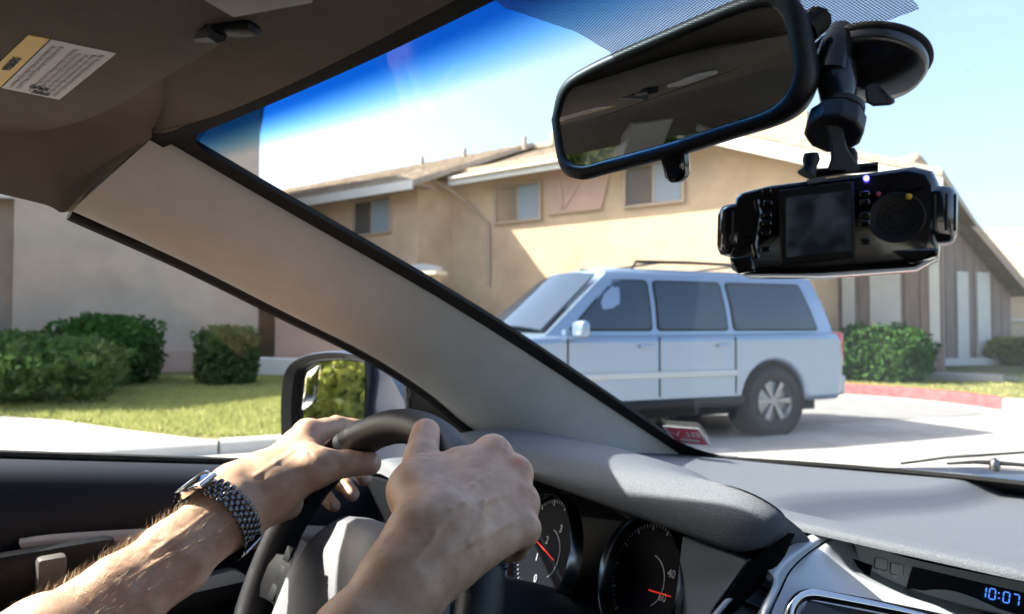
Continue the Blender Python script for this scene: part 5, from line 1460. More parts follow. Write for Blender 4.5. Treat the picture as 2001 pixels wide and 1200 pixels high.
# round speaker dial on the right
m_ = cmx.copy(); m_.translation = cmx @ Vector((*CL(1752, 425, fz), fz))
MB().lathe([(.0125, -.001), (.0125, .0005), (.0118, .0008), (.0112, .0004), (.004, .0004), (.0001, .0004)], 40, m_).build('speaker_dial', MAT['cam_matt'], dc)
for k in range(3):
    MB().lathe([(.003 + .0025 * k, .0003), (.003 + .0025 * k, .0006), (.0034 + .0025 * k, .0006), (.0034 + .0025 * k, .0003)], 32, m_).build('dial_ring', MAT['cam_black'], dc)
for (px, py, mt_, r_) in ((1693, 349, 'led_blue', .0013), (1776, 385, 'yellow', .0014), (1717, 380, 'sticker_red', .0010)):
    m_ = cmx.copy(); m_.translation = cmx @ Vector((*CL(px, py, fz), fz))
    MB().lathe([(r_, -.0005), (r_, .0015), (r_ * .6, .0022), (.0001, .0024)], 14, m_).build('indicator', MAT[mt_], dc)
m_ = cmx.copy(); m_.translation = cmx @ Vector((*CL(1595, 353, fz), fz - .0002))
m_ = m_ @ Matrix.Rotation(R(5), 4, 'Z')
MB().prism(rrect(.0092, .0022, .0009), -.0005, .0009, m_).build('name_plate', MAT['silver_dark'], dc, smooth=0)
# mount: base plate, bracket ears, knob screws, neck, nut, ball housing, cup arm, suction cup, lever
def D3(px, py, d): return P(px, py, d)
bd = .374
MB().tube([D3(1590, 341, .382), D3(1650, 332, .377), D3(1716, 326, .370)], .0048, 12, flat=.5).build('base_plate', MAT['cam_matt'], dc)
MB().grid([[D3(px + dx, py, bd + dz) for dx, dz in ((-w_, -.005), (w_, -.005), (w_, .006), (-w_, .006))] for px, py, w_ in ((1650, 332, 34), (1647, 312, 24), (1640, 290, 17), (1636, 268, 15), (1632, 245, 18))], close_u=True).build('neck', MAT['cam_matt'], dc, smooth=50, bevel=.0012)
MB().tube([D3(1576, 342, .372), D3(1583, 328, .372), D3(1585, 312, .373), D3(1585, 300, .373)], [.005, .0032, .0044, .0036], 12).build('thumb_screw', MAT['cam_matt'], dc)
MB().tube([D3(1664, 334, .372), D3(1664, 300, .373), D3(1663, 290, .373)], [.0030, .0030, .0018], 10).build('bracket_ear', MAT['cam_matt'], dc)
nax = (D3(1640, 208, .385) - D3(1626, 268, .376)).normalized()
n0 = D3(1628, 262, .376)
MB().lathe([(.0001, -.001), (.0135, -.001), (.0148, .001), (.0148, .0105), (.0135, .0125), (.0001, .0125)], 10, Matrix.Translation(n0) @ nax.to_track_quat('Z', 'Y').to_matrix().to_4x4() @ Matrix.Rotation(.2, 4, 'Z')).build('lock_nut', MAT['cam_matt'], dc, smooth=25, bevel=.001)
MB().lathe([(.0001, .0), (.010, .0), (.0112, .001), (.0112, .0045), (.010, .0055), (.0001, .0055)], 24, Matrix.Translation(n0 + nax * .0135 + Vector((.002, 0, 0))) @ nax.to_track_quat('Z', 'Y').to_matrix().to_4x4()).build('lock_ring', MAT['cam_matt'], dc, smooth=30)
MB().tube([D3(1636, 214, .386), D3(1637, 195, .388), D3(1637, 172, .390), D3(1632, 150, .393), D3(1634, 132, .395)], [.0075, .0090, .0100, .0108, .0102], 20).build('ball_housing', MAT['cup_black'], dc, smooth=50)
MB().tube([D3(1622, 150, .391), D3(1627, 120, .394), D3(1636, 85, .399), D3(1643, 62, .404)], [.0100, .0094, .0086, .0072], 20).build('cup_arm', MAT['cup_black'], dc, smooth=50)
gn = Vector((0, .40, .917)); 
e1_ = (WS(cu + .02, cv) - WS(cu - .02, cv)).normalized(); e2_ = (WS(cu, cv + .02) - WS(cu, cv - .02)).normalized(); gn = e1_.cross(e2_).normalized()
if gn.z < 0: gn = -gn
cupm = Matrix.Translation(cup_c) @ (-gn).to_track_quat('Z', 'Y').to_matrix().to_4x4()
cr_ = .0325
MB().lathe([(.0001, .0), (cr_, .0), (cr_ * 1.01, .0012), (cr_ * .985, .0026), (cr_ * .95, .0034), (cr_ * .92, .0040)], 56, cupm).build('cup_lip', MAT['rubber'], dc, smooth=50)
MB().lathe([(cr_ * .945, .0028), (cr_ * .95, .0075), (cr_ * .90, .0105), (cr_ * .80, .0125), (cr_ * .45, .018), (.0001, .021)], 56, cupm).build('suction_cup', MAT['cup_black'], dc, smooth=50)
lv = [D3(1690, 168, .392), D3(1712, 160, .393), D3(1728, 176, .392), D3(1752, 198, .392), D3(1742, 206, .392), D3(1706, 208, .392), D3(1692, 200, .392)]
MB().add([*lv, *[p + (CAM - p).normalized() * .009 for p in lv]], [tuple(range(7)), tuple(range(7, 14))[::-1]] + [(i, (i + 1) % 7, 7 + (i + 1) % 7, 7 + i) for i in range(7)]).build('cup_lever', MAT['cam_matt'], dc, bevel=.002, smooth=40)
# ================================================================== the driver's arms: one skin grown over joints
def rcone_d(p, a, b, ra, rb, w=None, s=1.0):
    ba = b - a; l2 = float(ba @ ba)
    q = p - a
    h = np.clip((q @ ba) / l2, 0, 1)
    r = q - h[..., None] * ba
    if w is not None:
        rw = r @ w
        r = r + (rw * (1 / s - 1))[..., None] * w
    return np.sqrt((r * r).sum(-1)) - (ra + (rb - ra) * h)
def smin(a, b, k):
    h = np.clip(.5 + .5 * (b - a) / k, 0, 1)
    return b + (a - b) * h - k * h * (1 - h)

class Field:
    def __init__(s, lo, hi, vox):
        s.lo = np.array(lo, np.float32); s.vox = vox
        s.n = np.ceil((np.array(hi) - s.lo) / vox).astype(int) + 1
        s.F = np.full(s.n, .05, np.float32)
    def box(s, pts, pad):
        pts = np.array(pts)
        i0 = np.maximum(0, np.floor((pts.min(0) - pad - s.lo) / s.vox).astype(int)); i1 = np.minimum(s.n, np.ceil((pts.max(0) + pad - s.lo) / s.vox).astype(int) + 1)
        sl = tuple(slice(a, b) for a, b in zip(i0, i1))
        ax = [s.lo[k] + s.vox * np.arange(i0[k], i1[k], dtype=np.float32) for k in range(3)]
        g = np.stack(np.meshgrid(*ax, indexing='ij'), -1)
        return sl, g
    def cone(s, a, b, ra, rb, k=.008, w=None, sc_=1.0, sub=False):
        a, b = np.array(a, np.float32), np.array(b, np.float32)
        if w is not None: w = np.array(w, np.float32)
        sl, g = s.box([a, b], max(ra, rb) * max(1, sc_) + .035)
        d = rcone_d(g, a, b, ra, rb, w, sc_)
        if sub: s.F[sl] = -smin(-s.F[sl], d, k)
        else: s.F[sl] = smin(s.F[sl], d, k)
    def chain(s, pts, rad, kpalm=.008, kin=.004):
        """a finger: smooth within itself, blended into what is there at its root"""
        sl, g = s.box([np.array(p) for p in pts], max(rad) + .02)
        d = None
        for i in range(len(pts) - 1):
            c = rcone_d(g, np.array(pts[i], np.float32), np.array(pts[i + 1], np.float32), rad[i], rad[i + 1])
            d = c if d is None else smin(d, c, kin)
        return sl, d, kpalm
    def roughen(s, amp, cell, seed):
        """add smooth value noise of the given cell size to the field near the surface"""
        r_ = np.random.default_rng(seed)
        m = (np.ceil(np.array(s.F.shape) * s.vox / cell) + 3).astype(int)
        lat = r_.normal(0, 1, m).astype(np.float32)
        c = [np.arange(k) * s.vox / cell for k in s.F.shape]
        i0 = [np.floor(q).astype(int) for q in c]; w = [(q - np.floor(q)).astype(np.float32) for q in c]
        w = [q * q * (3 - 2 * q) for q in w]
        out = 0
        for dx in (0, 1):
            for dy in (0, 1):
                for dz in (0, 1):
                    ww_ = (w[0] if dx else 1 - w[0])[:, None, None] * (w[1] if dy else 1 - w[1])[None, :, None] * (w[2] if dz else 1 - w[2])[None, None, :]
                    out = out + lat[np.ix_(i0[0] + dx, i0[1] + dy, i0[2] + dz)] * ww_
        s.F = s.F + amp * out
    def mesh(s):
        F = s.F; n = F.shape
        ins = F < 0
        c = np.zeros(tuple(k - 1 for k in n), np.uint8)
        for dx in (0, 1):
            for dy in (0, 1):
                for dz in (0, 1):
                    c += ins[dx:n[0] - 1 + dx, dy:n[1] - 1 + dy, dz:n[2] - 1 + dz]
        act = (c > 0) & (c < 8)
        ids = -np.ones(act.shape, np.int64); idx = np.argwhere(act); ids[act] = np.arange(len(idx))
        acc = np.zeros((len(idx), 3)); cnt = np.zeros(len(idx))
        cor = [(dx, dy, dz) for dx in (0, 1) for dy in (0, 1) for dz in (0, 1)]
        val = {q: F[idx[:, 0] + q[0], idx[:, 1] + q[1], idx[:, 2] + q[2]] for q in cor}
        for q in cor:
            for ax in range(3):
                if q[ax] == 0:
                    r = list(q); r[ax] = 1; r = tuple(r)
                    a, b = val[q], val[r]
                    m = (a < 0) != (b < 0)
                    t = np.where(m, a / np.where(m, a - b, 1), 0)
                    p = np.array(q, float)[None].repeat(len(idx), 0); p[:, ax] += t
                    acc[m] += p[m]; cnt[m] += 1
        V = (idx + acc / cnt[:, None]) * s.vox + s.lo
        faces = []
        for ax in range(3):
            o1, o2 = [(1, 2), (2, 0), (0, 1)][ax]
            sl0 = [slice(None)] * 3; sl1 = [slice(None)] * 3
            sl0[ax] = slice(0, n[ax] - 1); sl1[ax] = slice(1, n[ax])
            A, B = ins[tuple(sl0)], ins[tuple(sl1)]
            e = np.argwhere(A != B)
            ok = (e[:, o1] > 0) & (e[:, o2] > 0) & (e[:, o1] < n[o1] - 1) & (e[:, o2] < n[o2] - 1)
            e = e[ok]
            def cid(d1, d2):
                q = e.copy(); q[:, o1] -= d1; q[:, o2] -= d2
                return ids[q[:, 0], q[:, 1], q[:, 2]]
            quad_ = np.stack([cid(1, 1), cid(0, 1), cid(0, 0), cid(1, 0)], 1)
            fl = A[e[:, 0], e[:, 1], e[:, 2]]
            quad_[~fl] = quad_[~fl][:, ::-1]
            faces.append(quad_)
        return V, np.concatenate(faces)

def J(px, py, d): return np.array(P(px, py, d), np.float32)
def jj(*l): return [J(*q) for q in l]
def seglen(l): return [round(float(np.linalg.norm(b - a)) * 1000) for a, b in zip(l[:-1], l[1:])]
tone_pts = []        # (centre, radius, kind) for skin colour: r = red knuckle, n = nail, c = crease shade
def imgdir(dx, dy):
    v = CAMROT @ Vector((dx, -dy, 0)); v.normalize(); return np.array(v, np.float32)

# ---------- right hand
R_wr = J(842, 1072, .470)
mcp = jj((962, 884, .560), (1003, 926, .549), (1018, 983, .533), (1021, 1036, .516))
base = jj((868, 1042, .480), (856, 1060, .476), (850, 1082, .471), (856, 1104, .466))
fing = [jj((962, 884, .560), (968, 918, .606), (914, 925, .618), (880, 942, .606)),
        jj((1003, 926, .549), (1000, 962, .600), (940, 968, .612), (905, 985, .600)),
        jj((1018, 983, .533), (1008, 1014, .582), (950, 1022, .592), (915, 1036, .580)),
        jj((1021, 1036, .516), (1010, 1070, .552), (966, 1084, .562), (930, 1086, .555))]
frad = [(.0125, .0108, .0095, .0082), (.0128, .0112, .0098, .0084), (.0120, .0105, .0092, .0080), (.0108, .0092, .0082, .0072)]
th = jj((838, 1028, .482), (812, 958, .521), (823, 893, .560), (832, 846, .588))
arm_r = jj((842, 1072, .470), (790, 1140, .450), (700, 1260, .425), (590, 1420, .41), (500, 1560, .41))
allp = np.array(arm_r[:4] + mcp + base + sum(fing, []) + th)
FR = Field(allp.min(0) - .045, allp.max(0) + .045, .0017)
wR = imgdir(.80, .60)
for i in range(3):
    FR.cone(arm_r[i], arm_r[i + 1], (.0228, .0236, .0262, .031)[i], (.0236, .0262, .031, .036)[i], .010, wR, (1.2, 1.1, 1.06)[i])
FR.cone(R_wr, J(880, 1040, .480), .0235, .0215, .014, wR, 1.25)
for b, m_, r0, r1 in zip(base, mcp, (.0165, .0165, .0155, .0145), (.0128, .0128, .0120, .0110)):
    FR.cone(b, m_, r0, r1, .016)
FR.cone(J(886, 1030, .487), J(965, 955, .540), .0165, .0135, .016)            # fills the back of the hand
FR.cone(J(880, 1075, .478), J(985, 1015, .528), .0165, .0125, .014)
FR.cone(th[0], th[1], .0190, .0165, .016)                                      # thumb metacarpal
FR.cone(th[1], J(895, 915, .548), .0150, .0160, .018)                         # web between thumb and index
FR.cone(J(845, 985, .510), J(905, 960, .535), .0170, .0165, .020)
for m_ in mcp[:3]: tone_pts.append((m_, .016, 'r'))
palmR = FR.F.copy()
outF = FR.F
res = palmR.copy()
thc = FR.chain(th[1:], (.0150, .0132, .0120), .012)
parts_ = [thc] + [FR.chain(f, r_, .007) for f, r_ in zip(fing, frad)]
for sl, d, k in parts_:
    res[sl] = np.minimum(res[sl], smin(palmR[sl], d, k))
FR.F = res
# knuckle bumps, thumb nail
for m_, r_ in zip(mcp, (.0095, .0098, .0088, .0080)):
    c = m_ + np.array((Vector(CAM) - Vector(m_)).normalized(), np.float32) * .0042 + imgdir(.9, -.1) * .0015
    FR.cone(c, c + imgdir(1, .3) * .001, r_, r_, .007)
# faint tendons
for b, m_ in zip(base[:3], mcp[:3]):
    tw = np.array((Vector(CAM) - Vector(m_)).normalized(), np.float32)
    FR.cone(b + tw * .0138, m_ + tw * .0105, .0020, .0024, .006)
tdir = th[3] - th[2]; tdir /= np.linalg.norm(tdir)
print('R lens', seglen([base[1]] + fing[1]), seglen(th), seglen(arm_r))
nail_specs = []
def nail(field, tip, axis, facing, w=.0068, l=.0062, lift=.0105, back=.001):
    fz_ = facing - axis * (facing @ axis); fz_ /= np.linalg.norm(fz_)
    sx = np.cross(axis, fz_)
    c = tip + fz_ * lift - axis * back
    nail_specs.append((c, sx, axis, fz_, w, l))
    # shallow groove round the plate, then the plate itself
    for k in range(16):
        a = 6.283 * k / 16
        p = c + sx * (math.cos(a) * (w + .0004)) + axis * (math.sin(a) * (l + .0004)) - fz_ * (.0016 * math.cos(a) ** 2)
        field.cone(p, p + fz_ * .0005, .0007, .0007, .0010, sub=True)
toCam = np.array((Vector(CAM) - Vector(th[3])).normalized(), np.float32)
nail(FR, th[3] + tdir * .002, tdir, toCam * .55 + imgdir(-.9, -.1) * .7)
tw = lambda q: np.array((Vector(CAM) - Vector(q)).normalized(), np.float32)
def on_skin(px, py, fld):
    """first skin point under a photo pixel, marched through the field"""
    r = ray(px, py)
    for k in range(900):
        q = np.array(CAM + r * (.40 + .0005 * k), np.float32); ijk = np.round((q - fld.lo) / fld.vox).astype(int)
        if (ijk >= 0).all() and (ijk < np.array(fld.F.shape)).all() and fld.F[tuple(ijk)] < 0: return q
    return None
def vein(fld, pxs, r_=.0011, sub=False, depth=.0004, k=.0022):
    q = [on_skin(x, y, fld) for x, y in pxs]
    q = [v for v in q if v is not None]
    for a, b in zip(q[:-1], q[1:]):
        fld.cone(a + tw(a) * (depth if sub else -depth), b + tw(b) * (depth if sub else -depth), r_, r_, k, sub=sub)
for vp in ([(850, 1040), (880, 1000), (905, 985), (925, 950), (955, 930)], [(905, 985), (945, 980), (985, 965)], [(870, 1085), (915, 1060), (960, 1040), (995, 1020)], [(915, 1060), (940, 1015), (945, 980)], [(800, 1110), (840, 1060), (850, 1040)]):
    vein(FR, vp, .0012, depth=.0009, k=.0035)
for vp in ([(808, 886), (822, 882), (838, 884)], [(806, 894), (824, 890), (842, 893)], [(804, 902), (822, 899), (844, 902)], [(868, 872), (880, 884), (888, 900)], [(880, 868), (893, 880), (900, 894)]):
    vein(FR, vp, .0006, True, .0002, .0012)
for cx_, cy_ in ((985, 868), (1024, 912), (1040, 968), (1042, 1022)):
    for o_ in (-6, 2, 9):
        vein(FR, [(cx_ - 14 + o_, cy_ + 12), (cx_ - 6 + o_, cy_ + 2), (cx_ + o_, cy_ - 10)], .0005, True, .0002, .0010)
FR.roughen(.00010, .0045, 5); FR.roughen(.00025, .013, 6)
VR, QR = FR.mesh()

# ---------- left hand
arm_l = jj((468, 976, .640), (440, 1004, .612), (345, 1088, .570), (235, 1170, .530), (90, 1275, .49), (-60, 1390, .46))
mcpl = jj((602, 848, .715), (580, 872, .736), (556, 900, .746), (536, 930, .748))
basel = jj((512, 944, .660), (502, 954, .672), (496, 968, .680), (492, 984, .680))
fl_ = [jj((602, 848, .715), (656, 834, .752), (714, 838, .776), (742, 858, .776)),
       jj((580, 872, .736), (634, 868, .788), (690, 896, .796), (712, 936, .774)),
       jj((556, 900, .746), (612, 908, .800), (664, 936, .800), (688, 966, .776)),
       jj((536, 930, .748), (588, 946, .794), (632, 968, .792), (652, 988, .770))]
thl = jj((540, 950, .655), (612, 914, .668), (676, 906, .682), (722, 906, .690))
allp = np.array(arm_l[:5] + mcpl + sum(fl_, []) + thl)
FL = Field(allp.min(0) - .05, allp.max(0) + .05, .0018)
wL = imgdir(.52, .85)
rl_ = (.0240, .0230, .0234, .0254, .0305, .036)
for i in range(4):
    FL.cone(arm_l[i], arm_l[i + 1], rl_[i], rl_[i + 1], .010, wL, (1.24, 1.22, 1.19, 1.16)[i])
FL.cone(arm_l[0], J(515, 944, .660), .0240, .0235, .014, wL, 1.25)
for b, m_, r0, r1 in zip(basel, mcpl, (.0165, .0165, .0160, .0150), (.0130, .0128, .0120, .0110)):
    FL.cone(b, m_, r0, r1, .018)
FL.cone(J(520, 948, .664), J(590, 880, .715), .0175, .0140, .018)
FL.cone(thl[0], thl[1], .0195, .0160, .018)
FL.cone(J(500, 972, .655), thl[0], .0215, .0200, .018)
FL.cone(J(560, 985, .690), J(500, 990, .668), .0150, .0185, .018)
FL.cone(thl[1], J(590, 880, .700), .0135, .0140, .018)
palmL = FL.F.copy(); res = palmL.copy()
for sl, d, k in [FL.chain(thl[1:], (.0142, .0125, .0112), .012)] + [FL.chain(f, r_, .008) for f, r_ in zip(fl_, frad)]:
    res[sl] = np.minimum(res[sl], smin(palmL[sl], d, k))
FL.F = res
for m_ in mcpl[:2]: 
    FL.cone(m_ + imgdir(-.3, -1) * .004, m_ + imgdir(.2, -1) * .004, .0092, .0092, .007); tone_pts.append((m_, .016, 'r'))
tdl = thl[3] - thl[2]; tdl /= np.linalg.norm(tdl)
toC = np.array((Vector(CAM) - Vector(thl[3])).normalized(), np.float32)
nail(FL, thl[3] + tdl * .001, tdl, toC * .9 + imgdir(0, -1) * .45, lift=.0100)
print('L lens', seglen([basel[1]] + fl_[1]), seglen(thl), seglen(arm_l))
for f in fl_[1:]: tone_pts.append((f[3], .011, 'r'))
tone_pts += [(thl[3], .013, 'r'), (th[3], .014, 'r')]
for vp in ([(668, 888), (672, 905), (670, 922)], [(660, 890), (663, 906), (662, 924)], [(676, 887), (681, 904), (679, 921)], [(604, 884), (616, 898), (626, 912)]):
    vein(FL, vp, .0006, True, .0002, .0012)
for vp in ([(300, 1080), (360, 1040), (410, 1000), (450, 965)], [(500, 930), (540, 905), (575, 880)], [(260, 1130), (330, 1085), (390, 1050)]):
    vein(FL, vp, .0016)
FL.roughen(.00016, .0045, 7); FL.roughen(.00035, .013, 8)
VL, QL = FL.mesh()

# ---------- upper arms, trunk and head, behind and beside the lens
def A3(*q): return np.array(q, np.float32)
eL, eR = arm_l[5], arm_r[4]
sL, sR = A3(-.535, -.24, 1.015), A3(-.205, -.24, 1.015)
def trunk(f, grow, sleeves):
    if sleeves:
        for s_, e_ in ((sL, eL), (sR, eR)): f.cone(s_, s_ + (e_ - s_) * .55, .058 + grow, .050 + grow, .03)
    else:
        for s_, e_, w_ in ((sL, eL, arm_l[4]), (sR, eR, arm_r[3])):
            f.cone(s_, e_, .054, .041, .02); f.cone(e_, w_, .041, .040, .02)
    f.cone(sL, sR, .062 + grow, .062 + grow, .05)
    f.cone(A3(-.37, -.27, .98), A3(-.37, -.25, .62), .125 + grow, .125 + grow, .06, A3(1, 0, 0), 1.35)
FB = Field((-.72, -.50, .50), (.06, .25, 1.38), .006)
trunk(FB, 0, False)
def HD(x, y, z): return A3(x, y - .07, z - .045)
FB.cone(HD(-.37, -.26, 1.02), HD(-.37, -.235, 1.12), .058, .054, .03)                      # neck
FB.cone(HD(-.37, -.225, 1.225), HD(-.37, -.20, 1.19), .078, .068, .03)                     # skull
FB.cone(HD(-.37, -.19, 1.17), HD(-.37, -.165, 1.135), .058, .034, .03)                     # jaw
FB.cone(HD(-.37, -.128, 1.205), HD(-.37, -.112, 1.180), .010, .014, .012)                  # nose
FB.cone(HD(-.395, -.137, 1.218), HD(-.345, -.137, 1.218), .012, .012, .012)                # brow
FB.cone(HD(-.385, -.128, 1.155), HD(-.355, -.128, 1.155), .008, .008, .010)                # lips
for sx_ in (-1, 1):
    FB.cone(HD(-.37 + sx_ * .078, -.215, 1.205), HD(-.37 + sx_ * .076, -.222, 1.172), .015, .010, .006)   # ears
    c_ = HD(-.37 + sx_ * .031, -.128, 1.203); FB.cone(c_, c_ + A3(.001, 0, 0), .012, .012, .008, sub=True)  # eye sockets
    c_ = HD(-.37 + sx_ * .031, -.140, 1.203); FB.cone(c_, c_ + A3(.001, 0, 0), .0115, .0115, .003)
VB, QB = FB.mesh()
FS = Field((-.74, -.52, .50), (.08, .25, 1.12), .007); trunk(FS, .007, True)
VS, QS = FS.mesh()
FH = Field((-.50, -.42, 1.04), (-.24, -.12, 1.32), .005)
FH.cone(HD(-.37, -.238, 1.238), HD(-.37, -.225, 1.225), .086, .084, .02); FH.cone(HD(-.37, -.265, 1.18), HD(-.37, -.26, 1.15), .068, .056, .02)
FH.cone(HD(-.37, -.10, 1.18), HD(-.37, -.10, 1.24), .075, .052, .01, sub=True)
FH.roughen(.0012, .012, 9)
VH, QH = FH.mesh()
V = np.concatenate([VR, VL, VB]); Q = np.concatenate([QR, QL + len(VR), QB + len(VR) + len(VL)])
person = thing('person', 'driver with bare forearms gripping the wheel near the top, watch on one wrist', 'person', (0, 0, 0))
me = bpy.data.meshes.new('body')
me.vertices.add(len(V)); me.vertices.foreach_set('co', V.astype(np.float32).ravel())
me.loops.add(Q.size); me.loops.foreach_set('vertex_index', Q.astype(np.int32).ravel())
me.polygons.add(len(Q)); me.polygons.foreach_set('loop_start', np.arange(0, Q.size, 4, dtype=np.int32))
me.polygons.foreach_set('use_smooth', np.ones(len(Q), bool))
me.update(calc_edges=True); me.validate()
red = np.zeros(len(V), np.float32); nl = np.zeros(len(V), np.float32)
for c, r_, kd in tone_pts:
    d2 = ((V - c) ** 2).sum(1); red = np.maximum(red, np.exp(-d2 / (2 * (r_ * .8) ** 2)))
cut = J(1014, 898, .538)
sore = np.exp(-((V - cut) ** 2).sum(1) / (2 * .003 ** 2)).astype(np.float32)
for c, sx, axn, fz_, w_, l_ in nail_specs:
    q = V - c
    e = ((q @ sx) / w_) ** 2 + ((q @ axn) / l_) ** 2
    nl = np.maximum(nl, ((e < 1) & (np.abs(q @ fz_) < .005)).astype(np.float32))
for nm, a in (('red', red), ('nail', nl), ('sore', sore)):
    at = me.attributes.new(nm, 'FLOAT', 'POINT'); at.data.foreach_set('value', a.astype(np.float32))
sk, snt, sb = _new('skin')
N, L = snt.nodes, snt.links
tcx = N.new('ShaderNodeTexCoord')
n1_ = N.new('ShaderNodeTexNoise'); n1_.inputs['Scale'].default_value = 70; n1_.inputs['Detail'].default_value = 5
n2_ = N.new('ShaderNodeTexNoise'); n2_.inputs['Scale'].default_value = 1500; n2_.inputs['Detail'].default_value = 2
vo = N.new('ShaderNodeTexVoronoi'); vo.inputs['Scale'].default_value = 900
for q in (n1_, n2_, vo): L.new(tcx.outputs['Object'], q.inputs['Vector'])
rp = N.new('ShaderNodeValToRGB'); rp.color_ramp.elements[0].position, rp.color_ramp.elements[1].position = .3, .7
rp.color_ramp.elements[0].color = (.43, .255, .165, 1); rp.color_ramp.elements[1].color = (.58, .375, .265, 1)
L.new(n1_.outputs['Fac'], rp.inputs[0])
last = rp.outputs[0]
for nm, colr, f in (('red', (.56, .28, .22, 1), .45), ('nail', (.66, .42, .36, 1), .75), ('sore', (.55, .12, .08, 1), .7)):
    an = N.new('ShaderNodeAttribute'); an.attribute_name = nm
    mu = N.new('ShaderNodeMath'); mu.operation = 'MULTIPLY'; mu.inputs[1].default_value = f; L.new(an.outputs['Fac'], mu.inputs[0])
    mx = N.new('ShaderNodeMix'); mx.data_type = 'RGBA'; L.new(mu.outputs[0], mx.inputs[0]); L.new(last, mx.inputs[6]); mx.inputs[7].default_value = colr
    last = mx.outputs[2]
    if nm == 'nail':
        mr = N.new('ShaderNodeMapRange'); mr.inputs['To Min'].default_value = .46; mr.inputs['To Max'].default_value = .22; L.new(an.outputs['Fac'], mr.inputs[0]); L.new(mr.outputs[0], sb.inputs['Roughness'])
L.new(last, sb.inputs['Base Color'])
sb.inputs['Specular IOR Level'].default_value = .4
sb.inputs['Subsurface Weight'].default_value = .12; sb.inputs['Subsurface Radius'].default_value = (1, .35, .18); sb.inputs['Subsurface Scale'].default_value = .004
ad = N.new('ShaderNodeMath'); ad.operation = 'ADD'; L.new(n2_.outputs['Fac'], ad.inputs[0]); L.new(vo.outputs['Distance'], ad.inputs[1])
bp_ = N.new('ShaderNodeBump'); bp_.inputs['Strength'].default_value = .26; bp_.inputs['Distance'].default_value = .0006
L.new(ad.outputs[0], bp_.inputs['Height']); L.new(bp_.outputs[0], sb.inputs['Normal'])
me.materials.append(sk)
bodyo = bpy.data.objects.new('body', me); sc.collection.objects.link(bodyo); bodyo.parent = person
# fine hair on the forearms
mk('hair_fair', (.50, .36, .22), .5, spec=.4)
me.calc_loop_triangles() if False else None
nrm = np.zeros(len(V) * 3, np.float32); me.vertices.foreach_get('normal', nrm); nrm = nrm.reshape(-1, 3)
def hairs(idx_ok, axis, n, ln):
    sel = rng.choice(idx_ok, n)
    v, f = [], []
    for i in sel:
        p = V[i]; n_ = nrm[i]
        d = axis * rng.uniform(.6, 1.1) + n_ * rng.uniform(.35, .9) + rng.normal(0, .22, 3); d /= np.linalg.norm(d)
        l = ln * rng.uniform(.5, 1.25); sd_ = np.cross(d, rng.normal(0, 1, 3)); sd_ /= np.linalg.norm(sd_) + 1e-9
        w_ = .00008
        m_ = p + d * l * .55 + n_ * l * .06; e = p + d * l - n_ * l * .12
        b = len(v)
        v += [p - sd_ * w_, p + sd_ * w_, m_ + sd_ * w_ * .7, m_ - sd_ * w_ * .7, e]
        f += [(b, b + 1, b + 2, b + 3), (b + 3, b + 2, b + 4)]
    return v, f
hm = MB()
aL = arm_l[0] - arm_l[4]; aL /= np.linalg.norm(aL)
tL = (V - arm_l[4]) @ aL / np.linalg.norm(arm_l[0] - arm_l[4])
okL = np.where((np.arange(len(V)) >= len(VR)) & (np.arange(len(V)) < len(VR) + len(VL)) & (tL < .86) & (((nrm @ imgdir(-.5, -.86)) > -.35)))[0]
hm.add(*hairs(okL, aL, 2600, .010))
aR = R_wr - arm_r[3]; aR /= np.linalg.norm(aR)
tR = (V - arm_r[3]) @ aR / np.linalg.norm(R_wr - arm_r[3])
okR = np.where((np.arange(len(V)) < len(VR)) & (tR < .95))[0]
hm.add(*hairs(okR, aR, 700, .007))
hm.build('arm_hair', MAT['hair_fair'], person, smooth=0, recalc=False, kind='stuff')

mk('shirt', (.06, .08, .13), .9, spec=.2, bump=.4, bscale=600, bdist=.001)
mk('hair_brown', (.05, .03, .018), .6, spec=.3, bump=.8, bscale=300, bdist=.002, stretch=(1, 1, .2))
for nm, v_, q_, mt_ in (('shirt', VS, QS, 'shirt'), ('hair', VH, QH, 'hair_brown')):
    m_ = MB(); m_.v = [tuple(x) for x in v_.tolist()]; m_.f = [tuple(x) for x in q_.tolist()]
    m_.build(nm, MAT[mt_], person, smooth=80, recalc=False)
# ================================================================== wrist watch
wc = Vector(J(430, 1016, .607))
wa = Vector(arm_l[0] - arm_l[2]).normalized()
ww = Vector(wL); ww = (ww - wa * ww.dot(wa)).normalized()
wt = wa.cross(ww)
if wt.dot(CAM - wc) < 0: wt = -wt
_q = V[len(VR):] - np.array(wc); _m = np.abs(_q @ np.array(wa)) < .006; _q = _q[_m]
_w, _t = _q @ np.array(ww), _q @ np.array(wt)
wc = wc + ww * float((_w.max() + _w.min()) / 2) + wt * float((_t.max() + _t.min()) / 2)
rw_, rt_ = float((_w.max() - _w.min()) / 2) + .0012, float((_t.max() - _t.min()) / 2) + .0012
print('watch radii', rw_, rt_)
watch = thing('wrist_watch', 'steel bracelet wrist watch on the left wrist, its case turned to the window', 'watch', wc)
def WP(a, r=0.0): return wc + ww * math.cos(a) * (rw_ + r) + wt * math.sin(a) * (rt_ + r)
link_me = None
per = [WP(2 * math.pi * k / 400) for k in range(401)]
acc = [0]
for a, b in zip(per[:-1], per[1:]): acc.append(acc[-1] + (b - a).length)
nrow = int(acc[-1] / .0056)
def ang_at(s): return 2 * math.pi * np.interp(s, acc, np.arange(401)) / 400
lm_ = MB().rbox(wc, (.0047, .0046, .0032), .0012, None, 2)
tmp = lm_.build('link', MAT['steel'], watch, smooth=50)
tmp_me = tmp.data
first = True
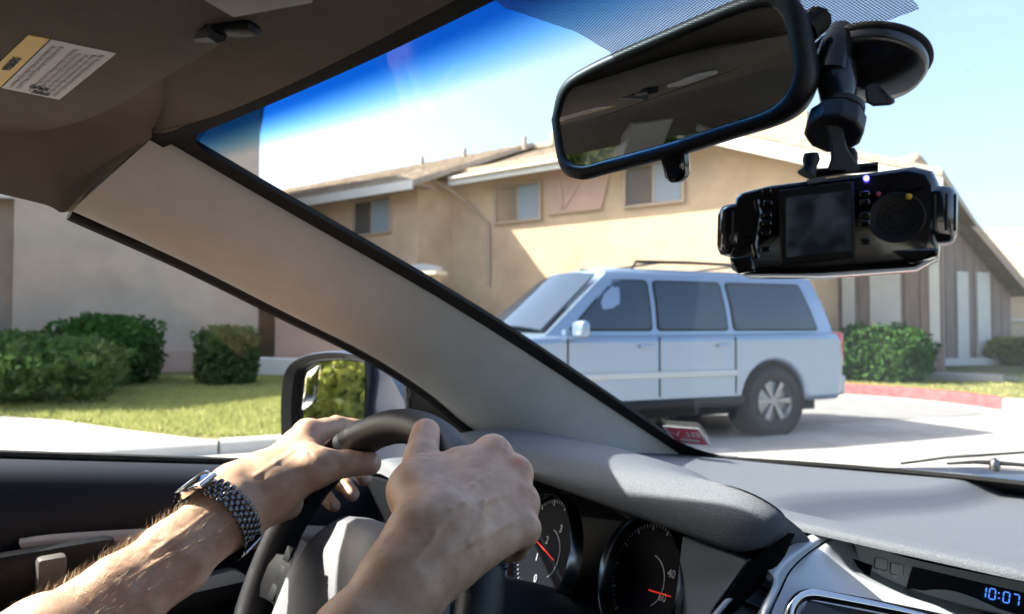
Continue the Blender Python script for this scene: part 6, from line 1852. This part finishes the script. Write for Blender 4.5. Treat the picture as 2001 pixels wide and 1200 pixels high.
for i in range(nrow):
    a = ang_at(acc[-1] * i / nrow)
    deg = math.degrees(a) % 360
    if 148 < deg < 212: continue            # the case sits here
    if deg < 28 or deg > 332: continue      # clasp here
    o_ = WP(a); tg = (WP(a + .01) - WP(a - .01)).normalized(); nr = tg.cross(wa)
    if nr.dot(o_ - wc) < 0: nr = -nr
    for j in range(5):
        wj = (-.0088, -.0044, 0, .0044, .0088)[j]
        m_ = Matrix(((wa.x, tg.x, nr.x, 0), (wa.y, tg.y, nr.y, 0), (wa.z, tg.z, nr.z, 0), (0, 0, 0, 1)))
        m_.translation = o_ + wa * wj + tg * (.0028 if j % 2 else 0) - wc + nr * .0012
        if first: ob = tmp; first = False
        else:
            ob = bpy.data.objects.new('link', tmp_me); sc.collection.objects.link(ob); ob.parent = watch
        ob.matrix_local = m_
def wring(a, dz): 
    o_ = WP(a); tg = (WP(a + .01) - WP(a - .01)).normalized(); nr = tg.cross(wa)
    if nr.dot(o_ - wc) < 0: nr = -nr
    m_ = Matrix(((wa.x, tg.x, nr.x, 0), (wa.y, tg.y, nr.y, 0), (wa.z, tg.z, nr.z, 0), (0, 0, 0, 1))); m_.translation = o_ + nr * dz; return m_
mc = wring(math.pi, .001)
MB().lathe([(.0001, -.001), (.0150, -.001), (.0160, .001), (.0164, .004), (.0156, .006), (.0148, .0068), (.0135, .0064)], 40, mc).build('watch_case', MAT['chrome'], watch, smooth=40)
MB().lathe([(.0137, .0056), (.0001, .0058)], 40, mc).build('watch_dial', MAT['gauge_face'], watch)
MB().lathe([(.0138, .0066), (.010, .0072), (.0001, .0074)], 40, mc).build('watch_crystal', MAT['side_glass'], watch)
MB().rbox(mc @ Vector((.0178, 0, .003)), (.004, .0045, .0045), .0012, mc.to_3x3()).build('crown_knob', MAT['chrome'], watch)
for sg in (-1, 1):
    MB().rbox(mc @ Vector((0, sg * .0150, .0010)), (.020, .010, .0045), .0016, mc.to_3x3() @ Euler((R(-24 * sg), 0, 0)).to_matrix()).build('lug_piece', MAT['chrome'], watch)
rows = []
for k in range(9):
    a = R(-27 + 54 * k / 8); m_ = wring(a, 0)
    rows.append([m_ @ Vector((x, 0, z)) for x, z in ((-.0115, 0), (-.0115, .0030), (-.0095, .0042), (.0095, .0042), (.0115, .0030), (.0115, 0))])
MB().grid(rows, close_u=True).build('clasp', MAT['steel'], watch, smooth=30)
m_ = wring(R(24), .0044)
MB().rbox(m_.translation, (.0225, .0022, .0018), .0007, m_.to_3x3()).build('clasp_edge', MAT['chrome'], watch)
